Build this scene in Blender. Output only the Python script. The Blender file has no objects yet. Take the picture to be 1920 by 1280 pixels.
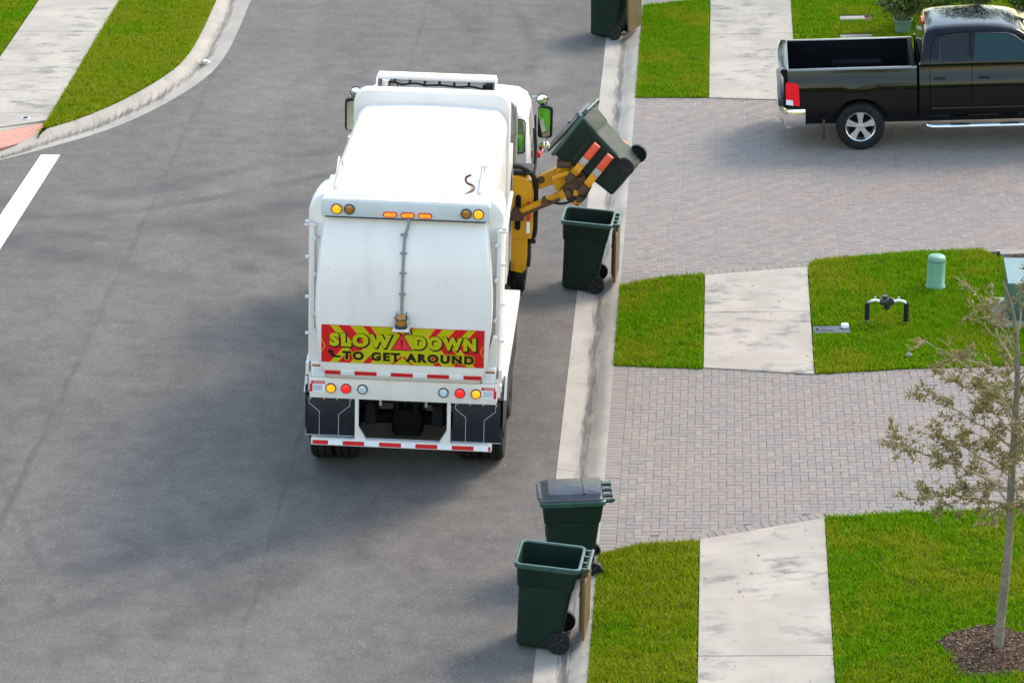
import bpy, bmesh, math, random
import numpy as np
from mathutils import Matrix, Vector, Euler

R = math.radians
rnd = random.Random(7)
nrs = np.random.RandomState(11)
scn = bpy.context.scene
COL = scn.collection

# ------------------------------------------------------------------ camera
cam_d = bpy.data.cameras.new('camera')
cam_d.lens = 125.625; cam_d.sensor_width = 36.0
cam_d.clip_start = 0.5; cam_d.clip_end = 3000
cam = bpy.data.objects.new('camera', cam_d); COL.objects.link(cam)
_yaw, _pit, _rol = R(3.44456), R(20.57422), R(-0.7)
_f = Vector((-math.sin(_yaw) * math.cos(_pit), math.cos(_yaw) * math.cos(_pit), -math.sin(_pit)))
_r = Vector((math.cos(_yaw), math.sin(_yaw), 0)); _u = _r.cross(_f)
_r2 = math.cos(_rol) * _r + math.sin(_rol) * _u
_u2 = -math.sin(_rol) * _r + math.cos(_rol) * _u
cam.matrix_world = Matrix(((_r2.x, _u2.x, -_f.x, 0.0), (_r2.y, _u2.y, -_f.y, -45.0), (_r2.z, _u2.z, -_f.z, 17.4), (0, 0, 0, 1)))
scn.camera = cam

# ------------------------------------------------------------------ sky, sun, exposure
SUN_EL, SUN_AZ = R(42.0), R(46.0)
world = bpy.data.worlds.new('World'); scn.world = world; world.use_nodes = True
wn = world.node_tree; wn.nodes.clear()
sky = wn.nodes.new('ShaderNodeTexSky'); sky.sky_type = 'NISHITA'; sky.sun_disc = False
sky.sun_elevation = SUN_EL; sky.sun_rotation = SUN_AZ
sky.air_density = 1.6; sky.dust_density = 1.3; sky.ozone_density = 0.0
bg = wn.nodes.new('ShaderNodeBackground'); bg.inputs['Strength'].default_value = 0.15
wo = wn.nodes.new('ShaderNodeOutputWorld')
wn.links.new(sky.outputs[0], bg.inputs[0]); wn.links.new(bg.outputs[0], wo.inputs[0])
sun_d = bpy.data.lights.new('sun', 'SUN'); sun_d.energy = 1.08; sun_d.angle = R(19.0); sun_d.color = (1.0, 0.89, 0.76)
sun = bpy.data.objects.new('sun', sun_d); COL.objects.link(sun)
_ts = Vector((math.sin(SUN_AZ) * math.cos(SUN_EL), math.cos(SUN_AZ) * math.cos(SUN_EL), math.sin(SUN_EL)))
sun.rotation_euler = (-_ts).to_track_quat('-Z', 'Y').to_euler(); sun.location = (20, 20, 30)
scn.view_settings.view_transform = 'Standard'; scn.view_settings.look = 'None'
scn.view_settings.exposure = 1.66; scn.view_settings.gamma = 1.0
scn.view_settings.use_curve_mapping = False

# ------------------------------------------------------------------ helpers
def zr(x):                                   # ground of the right-hand lots rises gently from the kerb
    return 0.1 + 0.02 * (x + 1.35) if x > -1.35 else 0.1
TILT = Matrix.Rotation(-math.atan(0.02), 4, 'Y')

class MB:
    """collects shapes; build() links them as one mesh object"""
    def __init__(s): s.v = []; s.f = []; s.m = []; s.uv = None
    def add(s, vs, fs, m=0):
        o = len(s.v); s.v += [tuple(p) for p in vs]; s.f += [tuple(i + o for i in f) for f in fs]; s.m += [m] * len(fs); return s
    def box(s, x0, x1, y0, y1, z0, z1, m=0):
        vs = [(x, y, z) for z in (z0, z1) for y in (y0, y1) for x in (x0, x1)]
        return s.add(vs, [(0, 2, 3, 1), (4, 5, 7, 6), (0, 1, 5, 4), (2, 6, 7, 3), (0, 4, 6, 2), (1, 3, 7, 5)], m)
    def bm(s, b, m=0, mat=None):
        b.verts.ensure_lookup_table()
        vs = [(mat @ v.co if mat else v.co) for v in b.verts]
        for i, v in enumerate(b.verts): v.index = i
        s.add(vs, [[v.index for v in f.verts] for f in b.faces], m); b.free(); return s
    def rbox(s, x0, x1, y0, y1, z0, z1, r=0.02, seg=2, m=0, mat=None):
        b = bmesh.new(); bmesh.ops.create_cube(b, size=1)
        for v in b.verts:
            v.co = ((x0 + x1) / 2 + v.co.x * (x1 - x0), (y0 + y1) / 2 + v.co.y * (y1 - y0), (z0 + z1) / 2 + v.co.z * (z1 - z0))
        bmesh.ops.bevel(b, geom=b.edges[:], offset=r, segments=seg, affect='EDGES', profile=0.5)
        return s.bm(b, m, mat)
    def cyl(s, p0, p1, r0, r1=None, n=16, m=0, caps=True):
        r1 = r0 if r1 is None else r1
        p0, p1 = Vector(p0), Vector(p1); d = (p1 - p0).normalized()
        a = d.orthogonal().normalized(); b = d.cross(a)
        ring = lambda p, r: [p + r * (math.cos(2 * math.pi * i / n) * a + math.sin(2 * math.pi * i / n) * b) for i in range(n)]
        vs = ring(p0, r0) + ring(p1, r1)
        fs = [(i, (i + 1) % n, n + (i + 1) % n, n + i) for i in range(n)]
        if caps: fs += [tuple(reversed(range(n))), tuple(range(n, 2 * n))]
        return s.add(vs, fs, m)
    def tube(s, pts, r, n=8, m=0):
        pts = [Vector(p) for p in pts]; rs = r if isinstance(r, (list, tuple)) else [r] * len(pts)
        vs = []; ref = None
        for i, p in enumerate(pts):
            d = (pts[min(i + 1, len(pts) - 1)] - pts[max(i - 1, 0)]).normalized()
            if ref is None: ref = d.orthogonal().normalized()
            a = (ref - ref.dot(d) * d).normalized(); ref = a; b = d.cross(a)
            vs += [p + rs[i] * (math.cos(2 * math.pi * k / n) * a + math.sin(2 * math.pi * k / n) * b) for k in range(n)]
        fs = []
        for i in range(len(pts) - 1):
            for k in range(n): fs.append((i * n + k, i * n + (k + 1) % n, (i + 1) * n + (k + 1) % n, (i + 1) * n + k))
        fs += [tuple(reversed(range(n))), tuple(range((len(pts) - 1) * n, len(pts) * n))]
        return s.add(vs, fs, m)
    def prism(s, poly, axis, a, b, m=0):
        n = len(poly)
        def P(u, w, t): return {'x': (t, u, w), 'y': (u, t, w), 'z': (u, w, t)}[axis]
        vs = [P(u, w, a) for u, w in poly] + [P(u, w, b) for u, w in poly]
        fs = [(i, (i + 1) % n, n + (i + 1) % n, n + i) for i in range(n)] + [tuple(reversed(range(n))), tuple(range(n, 2 * n))]
        return s.add(vs, fs, m)
    def loft(s, rows, m=0, close=False, cap0=False, cap1=False):
        n = len(rows[0]); vs = [p for r in rows for p in r]; fs = []
        for i in range(len(rows) - 1):
            for k in range(n if close else n - 1):
                fs.append((i * n + k, i * n + (k + 1) % n, (i + 1) * n + (k + 1) % n, (i + 1) * n + k))
        if cap0: fs.append(tuple(reversed(range(n))))
        if cap1: fs.append(tuple(range((len(rows) - 1) * n, len(rows) * n)))
        return s.add(vs, fs, m)
    def lathe(s, prof, c, axis='y', n=32, m=0):
        rows = []
        for k in range(n):
            a = 2 * math.pi * k / n; ca, sa = math.cos(a), math.sin(a)
            rows.append([{'y': (c[0] + r * ca, c[1] + t, c[2] + r * sa), 'x': (c[0] + t, c[1] + r * ca, c[2] + r * sa), 'z': (c[0] + r * ca, c[1] + r * sa, c[2] + t)}[axis] for r, t in prof])
        return s.loft(rows + [rows[0]], m)
    def build(s, name, mats, parent=None, smooth=None, mat=None, recalc=True):
        me = bpy.data.meshes.new(name); me.from_pydata(s.v, [], s.f)
        for q in (mats if isinstance(mats, (list, tuple)) else [mats]): me.materials.append(q)
        if any(s.m): me.polygons.foreach_set('material_index', s.m)
        if recalc:
            b = bmesh.new(); b.from_mesh(me); bmesh.ops.recalc_face_normals(b, faces=b.faces[:]); b.to_mesh(me); b.free()
        if smooth:
            me.polygons.foreach_set('use_smooth', [True] * len(me.polygons)); me.set_sharp_from_angle(angle=R(smooth))
        me.update()
        o = bpy.data.objects.new(name, me); COL.objects.link(o)
        if parent is not None: o.parent = parent
        if mat is not None: o.matrix_local = mat
        return o

def tag(o, label=None, cat=None, group=None, kind=None):
    if label: o['label'] = label
    if cat: o['category'] = cat
    if group: o['group'] = group
    if kind: o['kind'] = kind
    return o
def empty(name, loc=(0, 0, 0), rot=(0, 0, 0)):
    o = bpy.data.objects.new(name, None); COL.objects.link(o); o.location = loc; o.rotation_euler = rot; return o
def child(name, me, parent, mat=None):
    o = bpy.data.objects.new(name, me); COL.objects.link(o); o.parent = parent
    if mat is not None: o.matrix_local = mat
    return o
def arch(hw, z0, z1, r, n=8):                # closed outline of a round-shouldered arch in x, z
    p = [(-hw, z0)]
    p += [(-hw + r - r * math.cos(i / n * math.pi / 2), z1 - r + r * math.sin(i / n * math.pi / 2)) for i in range(n + 1)]
    p += [(hw - r + r * math.sin(i / n * math.pi / 2), z1 - r + r * math.cos(i / n * math.pi / 2)) for i in range(n + 1)]
    return p + [(hw, z0)]
def rrect(x0, x1, y0, y1, r, n=4):
    p = []
    for cx, cy, a0 in ((x1 - r, y1 - r, 0), (x0 + r, y1 - r, 90), (x0 + r, y0 + r, 180), (x1 - r, y0 + r, 270)):
        p += [(cx + r * math.cos(R(a0 + 90 * i / n)), cy + r * math.sin(R(a0 + 90 * i / n))) for i in range(n + 1)]
    return p
def catmull(pts, k=6):
    P = [pts[0]] + list(pts) + [pts[-1]]; out = []
    for i in range(1, len(P) - 2):
        for j in range(k):
            t = j / k; a, b, c, d = (np.array(P[i + q], float) for q in (-1, 0, 1, 2))
            out.append(tuple(0.5 * (2 * b + (c - a) * t + (2 * a - 5 * b + 4 * c - d) * t * t + (3 * b - a - 3 * c + d) * t ** 3)))
    return out + [tuple(pts[-1])]

# ------------------------------------------------------------------ materials
class NT:
    def __init__(s, name):
        s.mat = bpy.data.materials.new(name); s.mat.use_nodes = True
        s.t = s.mat.node_tree; s.b = s.t.nodes['Principled BSDF']; s.out = s.t.nodes['Material Output']
    def n(s, typ, **kw):
        x = s.t.nodes.new(typ)
        for k, v in kw.items():
            if k.startswith('i_'): x.inputs[k[2:]].default_value = v
            elif k.startswith('x_'): x.inputs[int(k[2:])].default_value = v
            else: setattr(x, k, v)
        return x
    def l(s, a, b): s.t.links.new(a, b)
    def math(s, op, a, b=None, c=None, clamp=False):
        x = s.n('ShaderNodeMath', operation=op, use_clamp=clamp)
        for i, q in enumerate((a, b, c)):
            if q is None: continue
            if isinstance(q, (int, float)): x.inputs[i].default_value = q
            else: s.l(q, x.inputs[i])
        return x.outputs[0]
    def ramp(s, fac, stops, interp='LINEAR'):
        x = s.n('ShaderNodeValToRGB'); e = x.color_ramp.elements; x.color_ramp.interpolation = interp
        while len(e) < len(stops): e.new(0.5)
        for q, (p, c) in zip(e, stops): q.position = p; q.color = (*c, 1) if len(c) == 3 else c
        s.l(fac, x.inputs[0]); return x.outputs[0]
    def mix(s, fac, a, b, blend='MIX'):
        x = s.n('ShaderNodeMix', data_type='RGBA', blend_type=blend)
        for i, q in ((0, fac), (6, a), (7, b)):
            if isinstance(q, (int, float)): x.inputs[i].default_value = q
            elif isinstance(q, (tuple, list)): x.inputs[i].default_value = (*q, 1) if len(q) == 3 else q
            else: s.l(q, x.inputs[i])
        return x.outputs[2]
    def noise(s, vec, scale, detail=4, rough=0.55, out=0):
        x = s.n('ShaderNodeTexNoise'); x.inputs['Scale'].default_value = scale; x.inputs['Detail'].default_value = detail; x.inputs['Roughness'].default_value = rough
        if vec is not None: s.l(vec, x.inputs['Vector'])
        return x.outputs[out]
    def mapping(s, vec, scale=(1, 1, 1), loc=(0, 0, 0), rot=(0, 0, 0)):
        x = s.n('ShaderNodeMapping'); x.inputs['Scale'].default_value = scale; x.inputs['Location'].default_value = loc; x.inputs['Rotation'].default_value = rot
        s.l(vec, x.inputs[0]); return x.outputs[0]
    def mr(s, v, a, b, c=0.0, d=1.0, smooth=True):
        x = s.n('ShaderNodeMapRange', interpolation_type='SMOOTHSTEP' if smooth else 'LINEAR')
        s.l(v, x.inputs[0])
        for i, q in enumerate((a, b, c, d)): x.inputs[i + 1].default_value = q
        return x.outputs[0]
    def bump(s, h, strength=0.3, dist=0.01):
        x = s.n('ShaderNodeBump'); x.inputs['Strength'].default_value = strength; x.inputs['Distance'].default_value = dist
        s.l(h, x.inputs['Height']); s.l(x.outputs[0], s.b.inputs['Normal'])
    def pos(s): return s.n('ShaderNodeNewGeometry').outputs['Position']
    def obj(s): return s.n('ShaderNodeTexCoord').outputs['Object']

def pm(name, col, rough=0.5, metal=0.0, var=0.10, vs=2.5, bump=0.0, bs=60, spec=0.5, coat=0.0, dirt=None, dirt_amt=0.0, dirt_scale=1.5):
    t = NT(name); o = t.obj()
    nz = t.noise(o, vs, 5)
    k = t.mr(nz, 0.3, 0.7, 1 - var, 1 + var, False)
    c = t.mix(1.0, (*col, 1), t.n('ShaderNodeCombineColor').outputs[0], 'MULTIPLY')
    cc = [x for x in t.t.nodes if x.type == 'COMBINE_COLOR'][0]
    for i in range(3): t.l(k, cc.inputs[i])
    if dirt:
        d = t.noise(t.mapping(o, (1, 1, 0.35)), dirt_scale, 7, 0.65)
        c = t.mix(t.mr(d, 0.52, 0.75, 0.0, dirt_amt), c, (*dirt, 1))
    t.l(c, t.b.inputs['Base Color'])
    t.b.inputs['Metallic'].default_value = metal; t.b.inputs['Specular IOR Level'].default_value = spec
    t.b.inputs['Coat Weight'].default_value = coat; t.b.inputs['Coat Roughness'].default_value = 0.05
    rr = t.mr(t.noise(o, vs * 3, 4), 0.3, 0.7, max(0.02, rough - 0.06), min(1, rough + 0.06), False)
    t.l(rr, t.b.inputs['Roughness'])
    if bump: t.bump(t.noise(o, bs, 4), bump, 0.004)
    return t.mat
def em(name, col, strength, rough=0.3):
    t = NT(name); t.b.inputs['Base Color'].default_value = (*col, 1); t.b.inputs['Roughness'].default_value = rough
    t.b.inputs['Emission Color'].default_value = (*col, 1)
    v = t.n('ShaderNodeTexVoronoi'); v.inputs['Scale'].default_value = 38; t.l(t.obj(), v.inputs['Vector'])
    t.l(t.mr(v.outputs['Distance'], 0.0, 0.75, strength * 1.5, strength * 0.45, False), t.b.inputs['Emission Strength'])
    return t.mat

def asphalt():
    t = NT('asphalt'); p = t.pos()
    big = t.noise(t.mapping(p, (0.35, 0.16, 1)), 1.6, 5, 0.6)
    med = t.noise(p, 3.0, 5, 0.6)
    c = t.ramp(t.mix(0.45, big, med), [(0.32, (0.069, 0.060, 0.0525)), (0.5, (0.103, 0.0895, 0.078)), (0.68, (0.139, 0.121, 0.104))])
    # aggregate
    vor = t.n('ShaderNodeTexVoronoi', feature='F1'); vor.inputs['Scale'].default_value = 75; t.l(p, vor.inputs['Vector'])
    sep = t.n('ShaderNodeSeparateColor'); t.l(vor.outputs['Color'], sep.inputs[0])
    agg = t.mr(sep.outputs[0], 0.0, 1.0, 0.84, 1.16, False)
    fine = t.mr(t.noise(p, 240, 3, 0.7), 0.25, 0.75, 0.82, 1.18, False)
    cb = t.n('ShaderNodeCombineColor'); g = t.math('MULTIPLY', agg, fine)
    for i in range(3): t.l(g, cb.inputs[i])
    c = t.mix(1.0, c, cb.outputs[0], 'MULTIPLY')
    bright = t.mr(sep.outputs[1], 0.955, 0.985, 0, 0.55)
    c = t.mix(bright, c, (0.24, 0.23, 0.21))
    dark = t.mr(sep.outputs[2], 0.95, 0.98, 0, 0.6)
    c = t.mix(dark, c, (0.045, 0.045, 0.045))
    # paving seams, tyre arcs and stains
    sx = t.n('ShaderNodeSeparateXYZ'); t.l(p, sx.inputs[0]); X, Y = sx.outputs[0], sx.outputs[1]
    wob = t.mr(t.noise(p, 1.4, 5), 0, 1, -0.09, 0.09, False)
    xw = t.math('ADD', X, wob)
    brk = t.mr(t.noise(t.mapping(p, (1, 0.5, 1)), 1.1, 5, 0.65), 0.38, 0.62)
    for x0, w, amt in ((-5.33, 0.035, 0.34), (-8.70, 0.05, 0.36), (-3.6, 0.22, 0.06), (-7.1, 0.25, 0.06), (-4.55, 0.2, 0.05), (-2.45, 0.22, 0.07), (-6.3, 0.18, 0.04)):
        d = t.math('ABSOLUTE', t.math('SUBTRACT', xw, x0))
        k = t.math('MULTIPLY', t.mr(d, w * 0.3, w * 1.6, amt, 0.0), t.math('ADD', t.math('MULTIPLY', brk, 0.7), 0.3))
        c = t.mix(k, c, (0.035, 0.035, 0.036))
    pale = t.math('MULTIPLY', t.mr(t.math('ABSOLUTE', t.math('SUBTRACT', xw, -5.45)), 0.0, 0.1, 0.16, 0.0), brk)
    c = t.mix(pale, c, (0.125, 0.12, 0.108))
    for cx, cy, r, w, amt in ((-28.0, -12.8, 21.0, 0.06, 0.26), (-28.0, -12.8, 19.9, 0.10, 0.20), (-27.0, -15.0, 22.6, 0.16, 0.22), (-11.5, -1.5, 6.5, 0.26, 0.41), (-11.5, -1.5, 7.4, 0.14, 0.38), (-11.5, -1.5, 8.3, 0.32, 0.35), (-12.5, 15.5, 8.4, 0.28, 0.46),
                               (-12.5, 15.5, 9.3, 0.12, 0.46), (-12.5, 15.5, 10.2, 0.34, 0.35), (-13.5, 18, 12.9, 0.20, 0.35), (-12.0, 0.5, 5.0, 0.22, 0.32), (-10.2, -9.4, 5.2, 0.09, 0.18), (-10.0, -9.0, 4.4, 0.08, 0.18), (-17, 20, 17.0, 0.4, 0.30), (4.5, 1.0, 9.9, 0.05, 0.19)):
        q = t.n('ShaderNodeVectorMath', operation='DISTANCE'); t.l(p, q.inputs[0]); q.inputs[1].default_value = (cx, cy, 0)
        d = t.math('ABSOLUTE', t.math('SUBTRACT', t.math('ADD', q.outputs['Value'], wob), r))
        k = t.math('MULTIPLY', t.mr(d, w * 0.3, w * 1.7, amt, 0.0), t.mr(t.noise(t.mapping(p, (0.7, 0.7, 1), (cx, r, 0)), 0.9, 4), 0.42, 0.62))
        c = t.mix(k, c, (0.038, 0.038, 0.039))
    st = t.mr(t.noise(t.mapping(p, (0.55, 1.0, 1), (3.1, 1.7, 0)), 1.0, 6, 0.6), 0.56, 0.74, 0.0, 0.42)
    c = t.mix(st, c, (0.055, 0.055, 0.056))
    spots = t.n('ShaderNodeTexVoronoi'); spots.inputs['Scale'].default_value = 1.7; t.l(p, spots.inputs['Vector'])
    c = t.mix(t.mr(spots.outputs['Distance'], 0.012, 0.045, 0.65, 0.0), c, (0.035, 0.034, 0.035))
    t.l(c, t.b.inputs['Base Color']); t.b.inputs['Roughness'].default_value = 0.88; t.b.inputs['Specular IOR Level'].default_value = 0.3
    t.bump(t.math('ADD', t.noise(p, 130, 4, 0.7), vor.outputs['Distance']), 0.35, 0.006)
    return t.mat

def concrete(name, base=(0.50, 0.48, 0.43), stain=0.5, streak=(0.85, 1.5, 1), uvdirt=0.0):
    t = NT(name); p = t.pos()
    big = t.noise(p, 1.1, 5); fine = t.noise(p, 90, 4, 0.7)
    c = t.mix(t.mr(big, 0.3, 0.7), tuple(0.88 * q for q in base), tuple(min(0.8, 1.1 * q) for q in base))
    d = t.noise(t.mapping(p, streak), 2.6, 9, 0.68)
    m2 = t.mr(t.noise(p, 0.55, 3), 0.38, 0.56)
    c = t.mix(t.math('MULTIPLY', t.mr(d, 0.47, 0.68, 0.0, stain), t.math('ADD', t.math('MULTIPLY', m2, 0.85), 0.15)), c, (0.125, 0.12, 0.108))
    if uvdirt:
        uv = t.n('ShaderNodeTexCoord').outputs['UV']; s = t.n('ShaderNodeSeparateXYZ'); t.l(uv, s.inputs[0])
        wob = t.mr(t.noise(t.mapping(p, (1.0, 1.0, 1)), 0.8, 4), 0, 1, -0.10, 0.10, False)
        stk = t.mr(t.noise(t.mapping(p, (14.0, 0.9, 1)), 1.6, 6, 0.7), 0.2, 0.8, -0.16, 0.16, False)
        dd = t.math('ADD', t.math('ABSOLUTE', t.math('SUBTRACT', t.math('ADD', s.outputs[0], wob), 0.53)), stk)
        amt = t.mr(t.noise(t.mapping(p, (1.2, 0.35, 1)), 1.7, 6, 0.65), 0.3, 0.58, 0.6, 1.0)
        c = t.mix(t.math('MULTIPLY', t.mr(dd, 0.0, 0.15, uvdirt, 0.0), amt), c, (0.066, 0.061, 0.054))
        d3 = t.mr(t.noise(t.mapping(p, (1.0, 0.3, 1), (5, 5, 0)), 2.2, 7, 0.7), 0.5, 0.72, 0, 0.45)
        right = t.mr(s.outputs[0], 0.5, 0.7, 0.15, 1.0)
        c = t.mix(t.math('MULTIPLY', d3, right), c, (0.105, 0.10, 0.09))
    cb = t.n('ShaderNodeCombineColor'); g = t.mr(fine, 0.25, 0.75, 0.88, 1.12, False)
    for i in range(3): t.l(g, cb.inputs[i])
    c = t.mix(1.0, c, cb.outputs[0], 'MULTIPLY')
    pit = t.n('ShaderNodeTexVoronoi'); pit.inputs['Scale'].default_value = 7; t.l(p, pit.inputs['Vector'])
    c = t.mix(t.mr(pit.outputs['Distance'], 0.02, 0.06, 0.5, 0.0), c, (0.10, 0.095, 0.085))
    t.l(c, t.b.inputs['Base Color']); t.b.inputs['Roughness'].default_value = 0.85; t.b.inputs['Specular IOR Level'].default_value = 0.3
    t.bump(t.math('ADD', fine, t.math('MULTIPLY', d, 0.6)), 0.25, 0.005)
    return t.mat

def paver(name, per_object, tint=(1, 1, 1)):
    t = NT(name); p = t.pos()
    r = t.n('ShaderNodeObjectInfo').outputs['Random'] if per_object else t.n('ShaderNodeNewGeometry').outputs['Random Per Island']
    ks = [(0.0, (0.300, 0.276, 0.262)), (0.16, (0.335, 0.292, 0.270)), (0.32, (0.285, 0.278, 0.272)), (0.46, (0.352, 0.318, 0.292)), (0.60, (0.258, 0.262, 0.268)),
          (0.72, (0.372, 0.322, 0.288)), (0.82, (0.315, 0.272, 0.258)), (0.90, (0.232, 0.240, 0.250)), (0.96, (0.405, 0.330, 0.280))]
    c = t.ramp(r, [(a, tuple(q * w for q, w in zip(b, tint))) for a, b in ks], 'CONSTANT')
    reg = t.noise(p, 0.45, 4)                                   # whole areas lean pink or grey
    c = t.mix(t.mr(reg, 0.30, 0.65, 0.42, 0.74), c, tuple(q * w for q, w in zip((0.312, 0.292, 0.282), tint)))
    c = t.mix(t.mr(t.noise(t.mapping(p, (0.6, 1.0, 1), (2, 8, 0)), 0.8, 5, 0.6), 0.48, 0.68, 0.0, 0.45), c, (0.225, 0.172, 0.138))
    fine = t.noise(p, 70, 5, 0.7); med = t.noise(p, 6, 5, 0.6)
    cb = t.n('ShaderNodeCombineColor'); g = t.math('MULTIPLY', t.mr(fine, 0.25, 0.75, 0.84, 1.16, False), t.mr(med, 0.3, 0.7, 0.9, 1.08, False))
    for i in range(3): t.l(g, cb.inputs[i])
    c = t.mix(1.0, c, cb.outputs[0], 'MULTIPLY')
    st = t.mr(t.noise(t.mapping(p, (1, 1, 1), (9, 4, 0)), 0.9, 6, 0.6), 0.58, 0.75, 0, 0.3)
    c = t.mix(st, c, (0.12, 0.115, 0.11))
    t.l(c, t.b.inputs['Base Color']); t.b.inputs['Roughness'].default_value = 0.85; t.b.inputs['Specular IOR Level'].default_value = 0.3
    t.bump(fine, 0.3, 0.004)
    return t.mat

def grass_mat(name='grass_blade', lo=0.42, hi=0.64):
    t = NT(name); p = t.pos()
    r = t.n('ShaderNodeNewGeometry').outputs['Random Per Island']
    g1 = t.ramp(r, [(0.0, (0.055, 0.165, 0.002)), (0.3, (0.085, 0.240, 0.002)), (0.6, (0.130, 0.295, 0.003)), (0.82, (0.195, 0.330, 0.006)), (0.95, (0.290, 0.320, 0.022)), (1.0, (0.36, 0.32, 0.05))])
    g2 = t.ramp(r, [(0.0, (0.125, 0.185, 0.002)), (0.35, (0.195, 0.260, 0.003)), (0.65, (0.255, 0.300, 0.006)), (0.85, (0.330, 0.320, 0.028)), (1.0, (0.40, 0.34, 0.07))])
    k = t.mr(t.noise(p, 0.9, 6, 0.66), lo, hi)
    c = t.mix(k, g1, g2)
    br = t.mr(t.noise(t.mapping(p, (1, 1, 1), (7, 3, 0)), 2.6, 4), 0.62, 0.76, 0, 0.6)
    c = t.mix(br, c, (0.17, 0.13, 0.035))
    t.l(c, t.b.inputs['Base Color']); t.b.inputs['Roughness'].default_value = 0.7; t.b.inputs['Specular IOR Level'].default_value = 0.0
    tr = t.n('ShaderNodeBsdfTranslucent'); t.l(c, tr.inputs[0])
    mx = t.n('ShaderNodeMixShader'); mx.inputs[0].default_value = 0.38
    t.l(t.b.outputs[0], mx.inputs[1]); t.l(tr.outputs[0], mx.inputs[2]); t.l(mx.outputs[0], t.out.inputs[0])
    return t.mat

def island_mat(name, stops, rough=0.7, transl=0.0):
    t = NT(name); r = t.n('ShaderNodeNewGeometry').outputs['Random Per Island']
    c = t.ramp(r, stops); t.l(c, t.b.inputs['Base Color']); t.b.inputs['Roughness'].default_value = rough; t.b.inputs['Specular IOR Level'].default_value = 0.3
    if transl:
        tr = t.n('ShaderNodeBsdfTranslucent'); t.l(c, tr.inputs[0]); mx = t.n('ShaderNodeMixShader'); mx.inputs[0].default_value = transl
        t.l(t.b.outputs[0], mx.inputs[1]); t.l(tr.outputs[0], mx.inputs[2]); t.l(mx.outputs[0], t.out.inputs[0])
    return t.mat

M = {}
M['asphalt'] = asphalt()
M['concrete'] = concrete('sidewalk_concrete', (0.322, 0.280, 0.228), 0.85)
M['kerb'] = concrete('kerb_concrete', (0.300, 0.264, 0.220), 0.4, (1.2, 0.5, 1), 0.85)
M['pale'] = concrete('pale_concrete', (0.25, 0.225, 0.185), 0.4)
TINT = (0.645, 0.585, 0.53)
M['paver_one'] = paver('paver_single', True, TINT); M['paver_many'] = paver('paver_field', False, TINT)
M['sand_pale'] = pm('joint_sand_pale', (0.40, 0.37, 0.33), 0.95, var=0.25, vs=1.2)
M['sand_dark'] = pm('joint_sand_dark', (0.085, 0.08, 0.075), 0.95, var=0.3, vs=2)
M['soil'] = pm('lawn_soil', (0.046, 0.068, 0.004), 0.95, var=0.4, vs=6, spec=0.0, bump=0.6, bs=30)
M['turf'] = pm('far_turf', (0.075, 0.115, 0.006), 0.95, var=0.35, vs=5, spec=0.0, bump=0.6, bs=25)
M['earth'] = pm('bare_earth', (0.075, 0.048, 0.028), 0.95, var=0.4, vs=9, bump=0.6, bs=40)
M['grass'] = grass_mat(); M['grass_dry'] = grass_mat('grass_blade_dry', 0.30, 0.52)
M['paint_line'] = pm('road_paint', (0.80, 0.80, 0.78), 0.7, var=0.06, vs=6, dirt=(0.4, 0.4, 0.4), dirt_amt=0.35, dirt_scale=5)
M['tactile'] = pm('tactile_pad', (0.44, 0.21, 0.145), 0.8, var=0.12, vs=8)
M['white'] = pm('truck_white', (0.69, 0.635, 0.605), 0.32, var=0.03, vs=1.5, dirt=(0.45, 0.43, 0.40), dirt_amt=0.45, dirt_scale=1.7, coat=0.2)
M['white_trim'] = pm('trim_white', (0.63, 0.59, 0.56), 0.4, var=0.05, vs=3, dirt=(0.42, 0.40, 0.37), dirt_amt=0.4, dirt_scale=4)
M['grey_white'] = pm('bar_grey', (0.50, 0.52, 0.54), 0.4, var=0.05, vs=3, dirt=(0.4, 0.4, 0.4), dirt_amt=0.3, dirt_scale=4)
M['black'] = pm('black_rubber', (0.007, 0.0075, 0.0085), 0.6, var=0.25, vs=5, spec=0.3)
M['tyre'] = pm('tyre_rubber', (0.010, 0.010, 0.0105), 0.8, var=0.3, vs=7, bump=0.3, bs=30, spec=0.25, dirt=(0.03, 0.027, 0.024), dirt_amt=0.5, dirt_scale=6)
M['flap'] = pm('flap_rubber', (0.008, 0.010, 0.014), 0.5, var=0.2, vs=4, spec=0.3, dirt=(0.025, 0.025, 0.025), dirt_amt=0.4, dirt_scale=5)
M['under'] = pm('underbody', (0.0055, 0.0055, 0.006), 0.8, var=0.3, vs=6, spec=0.15)
M['line'] = pm('flap_line', (0.40, 0.43, 0.45), 0.5)
M['yellow'] = pm('arm_yellow', (0.53, 0.245, 0.004), 0.45, var=0.12, vs=5, spec=0.3, dirt=(0.10, 0.045, 0.008), dirt_amt=0.8, dirt_scale=4)
M['rust'] = pm('arm_rust', (0.055, 0.023, 0.007), 0.6, var=0.35, vs=9, dirt=(0.03, 0.02, 0.015), dirt_amt=0.7, dirt_scale=6)
M['steel'] = pm('bare_steel', (0.42, 0.42, 0.42), 0.4, 0.8, var=0.2, vs=9)
M['chrome'] = pm('chrome', (0.72, 0.72, 0.73), 0.14, 1.0, var=0.04)
M['alloy'] = pm('alloy', (0.60, 0.60, 0.60), 0.3, 0.85, var=0.05)
M['red'] = pm('tape_red', (0.56, 0.012, 0.016), 0.4, var=0.06, vs=8)
M['tape_white'] = pm('tape_white', (0.74, 0.76, 0.80), 0.35, var=0.05, vs=8)
M['sign_red'] = pm('sign_red', (0.50, 0.012, 0.014), 0.6, var=0.04, spec=0.12)
M['sign_lime'] = pm('sign_lime', (0.39, 0.37, 0.004), 0.6, var=0.04, spec=0.12)
M['sign_dark'] = pm('sign_dark', (0.016, 0.012, 0.006), 0.6, var=0.04, spec=0.12)
M['triangle_red'] = pm('triangle_red', (0.62, 0.03, 0.045), 0.6, var=0.03, spec=0.12)
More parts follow.
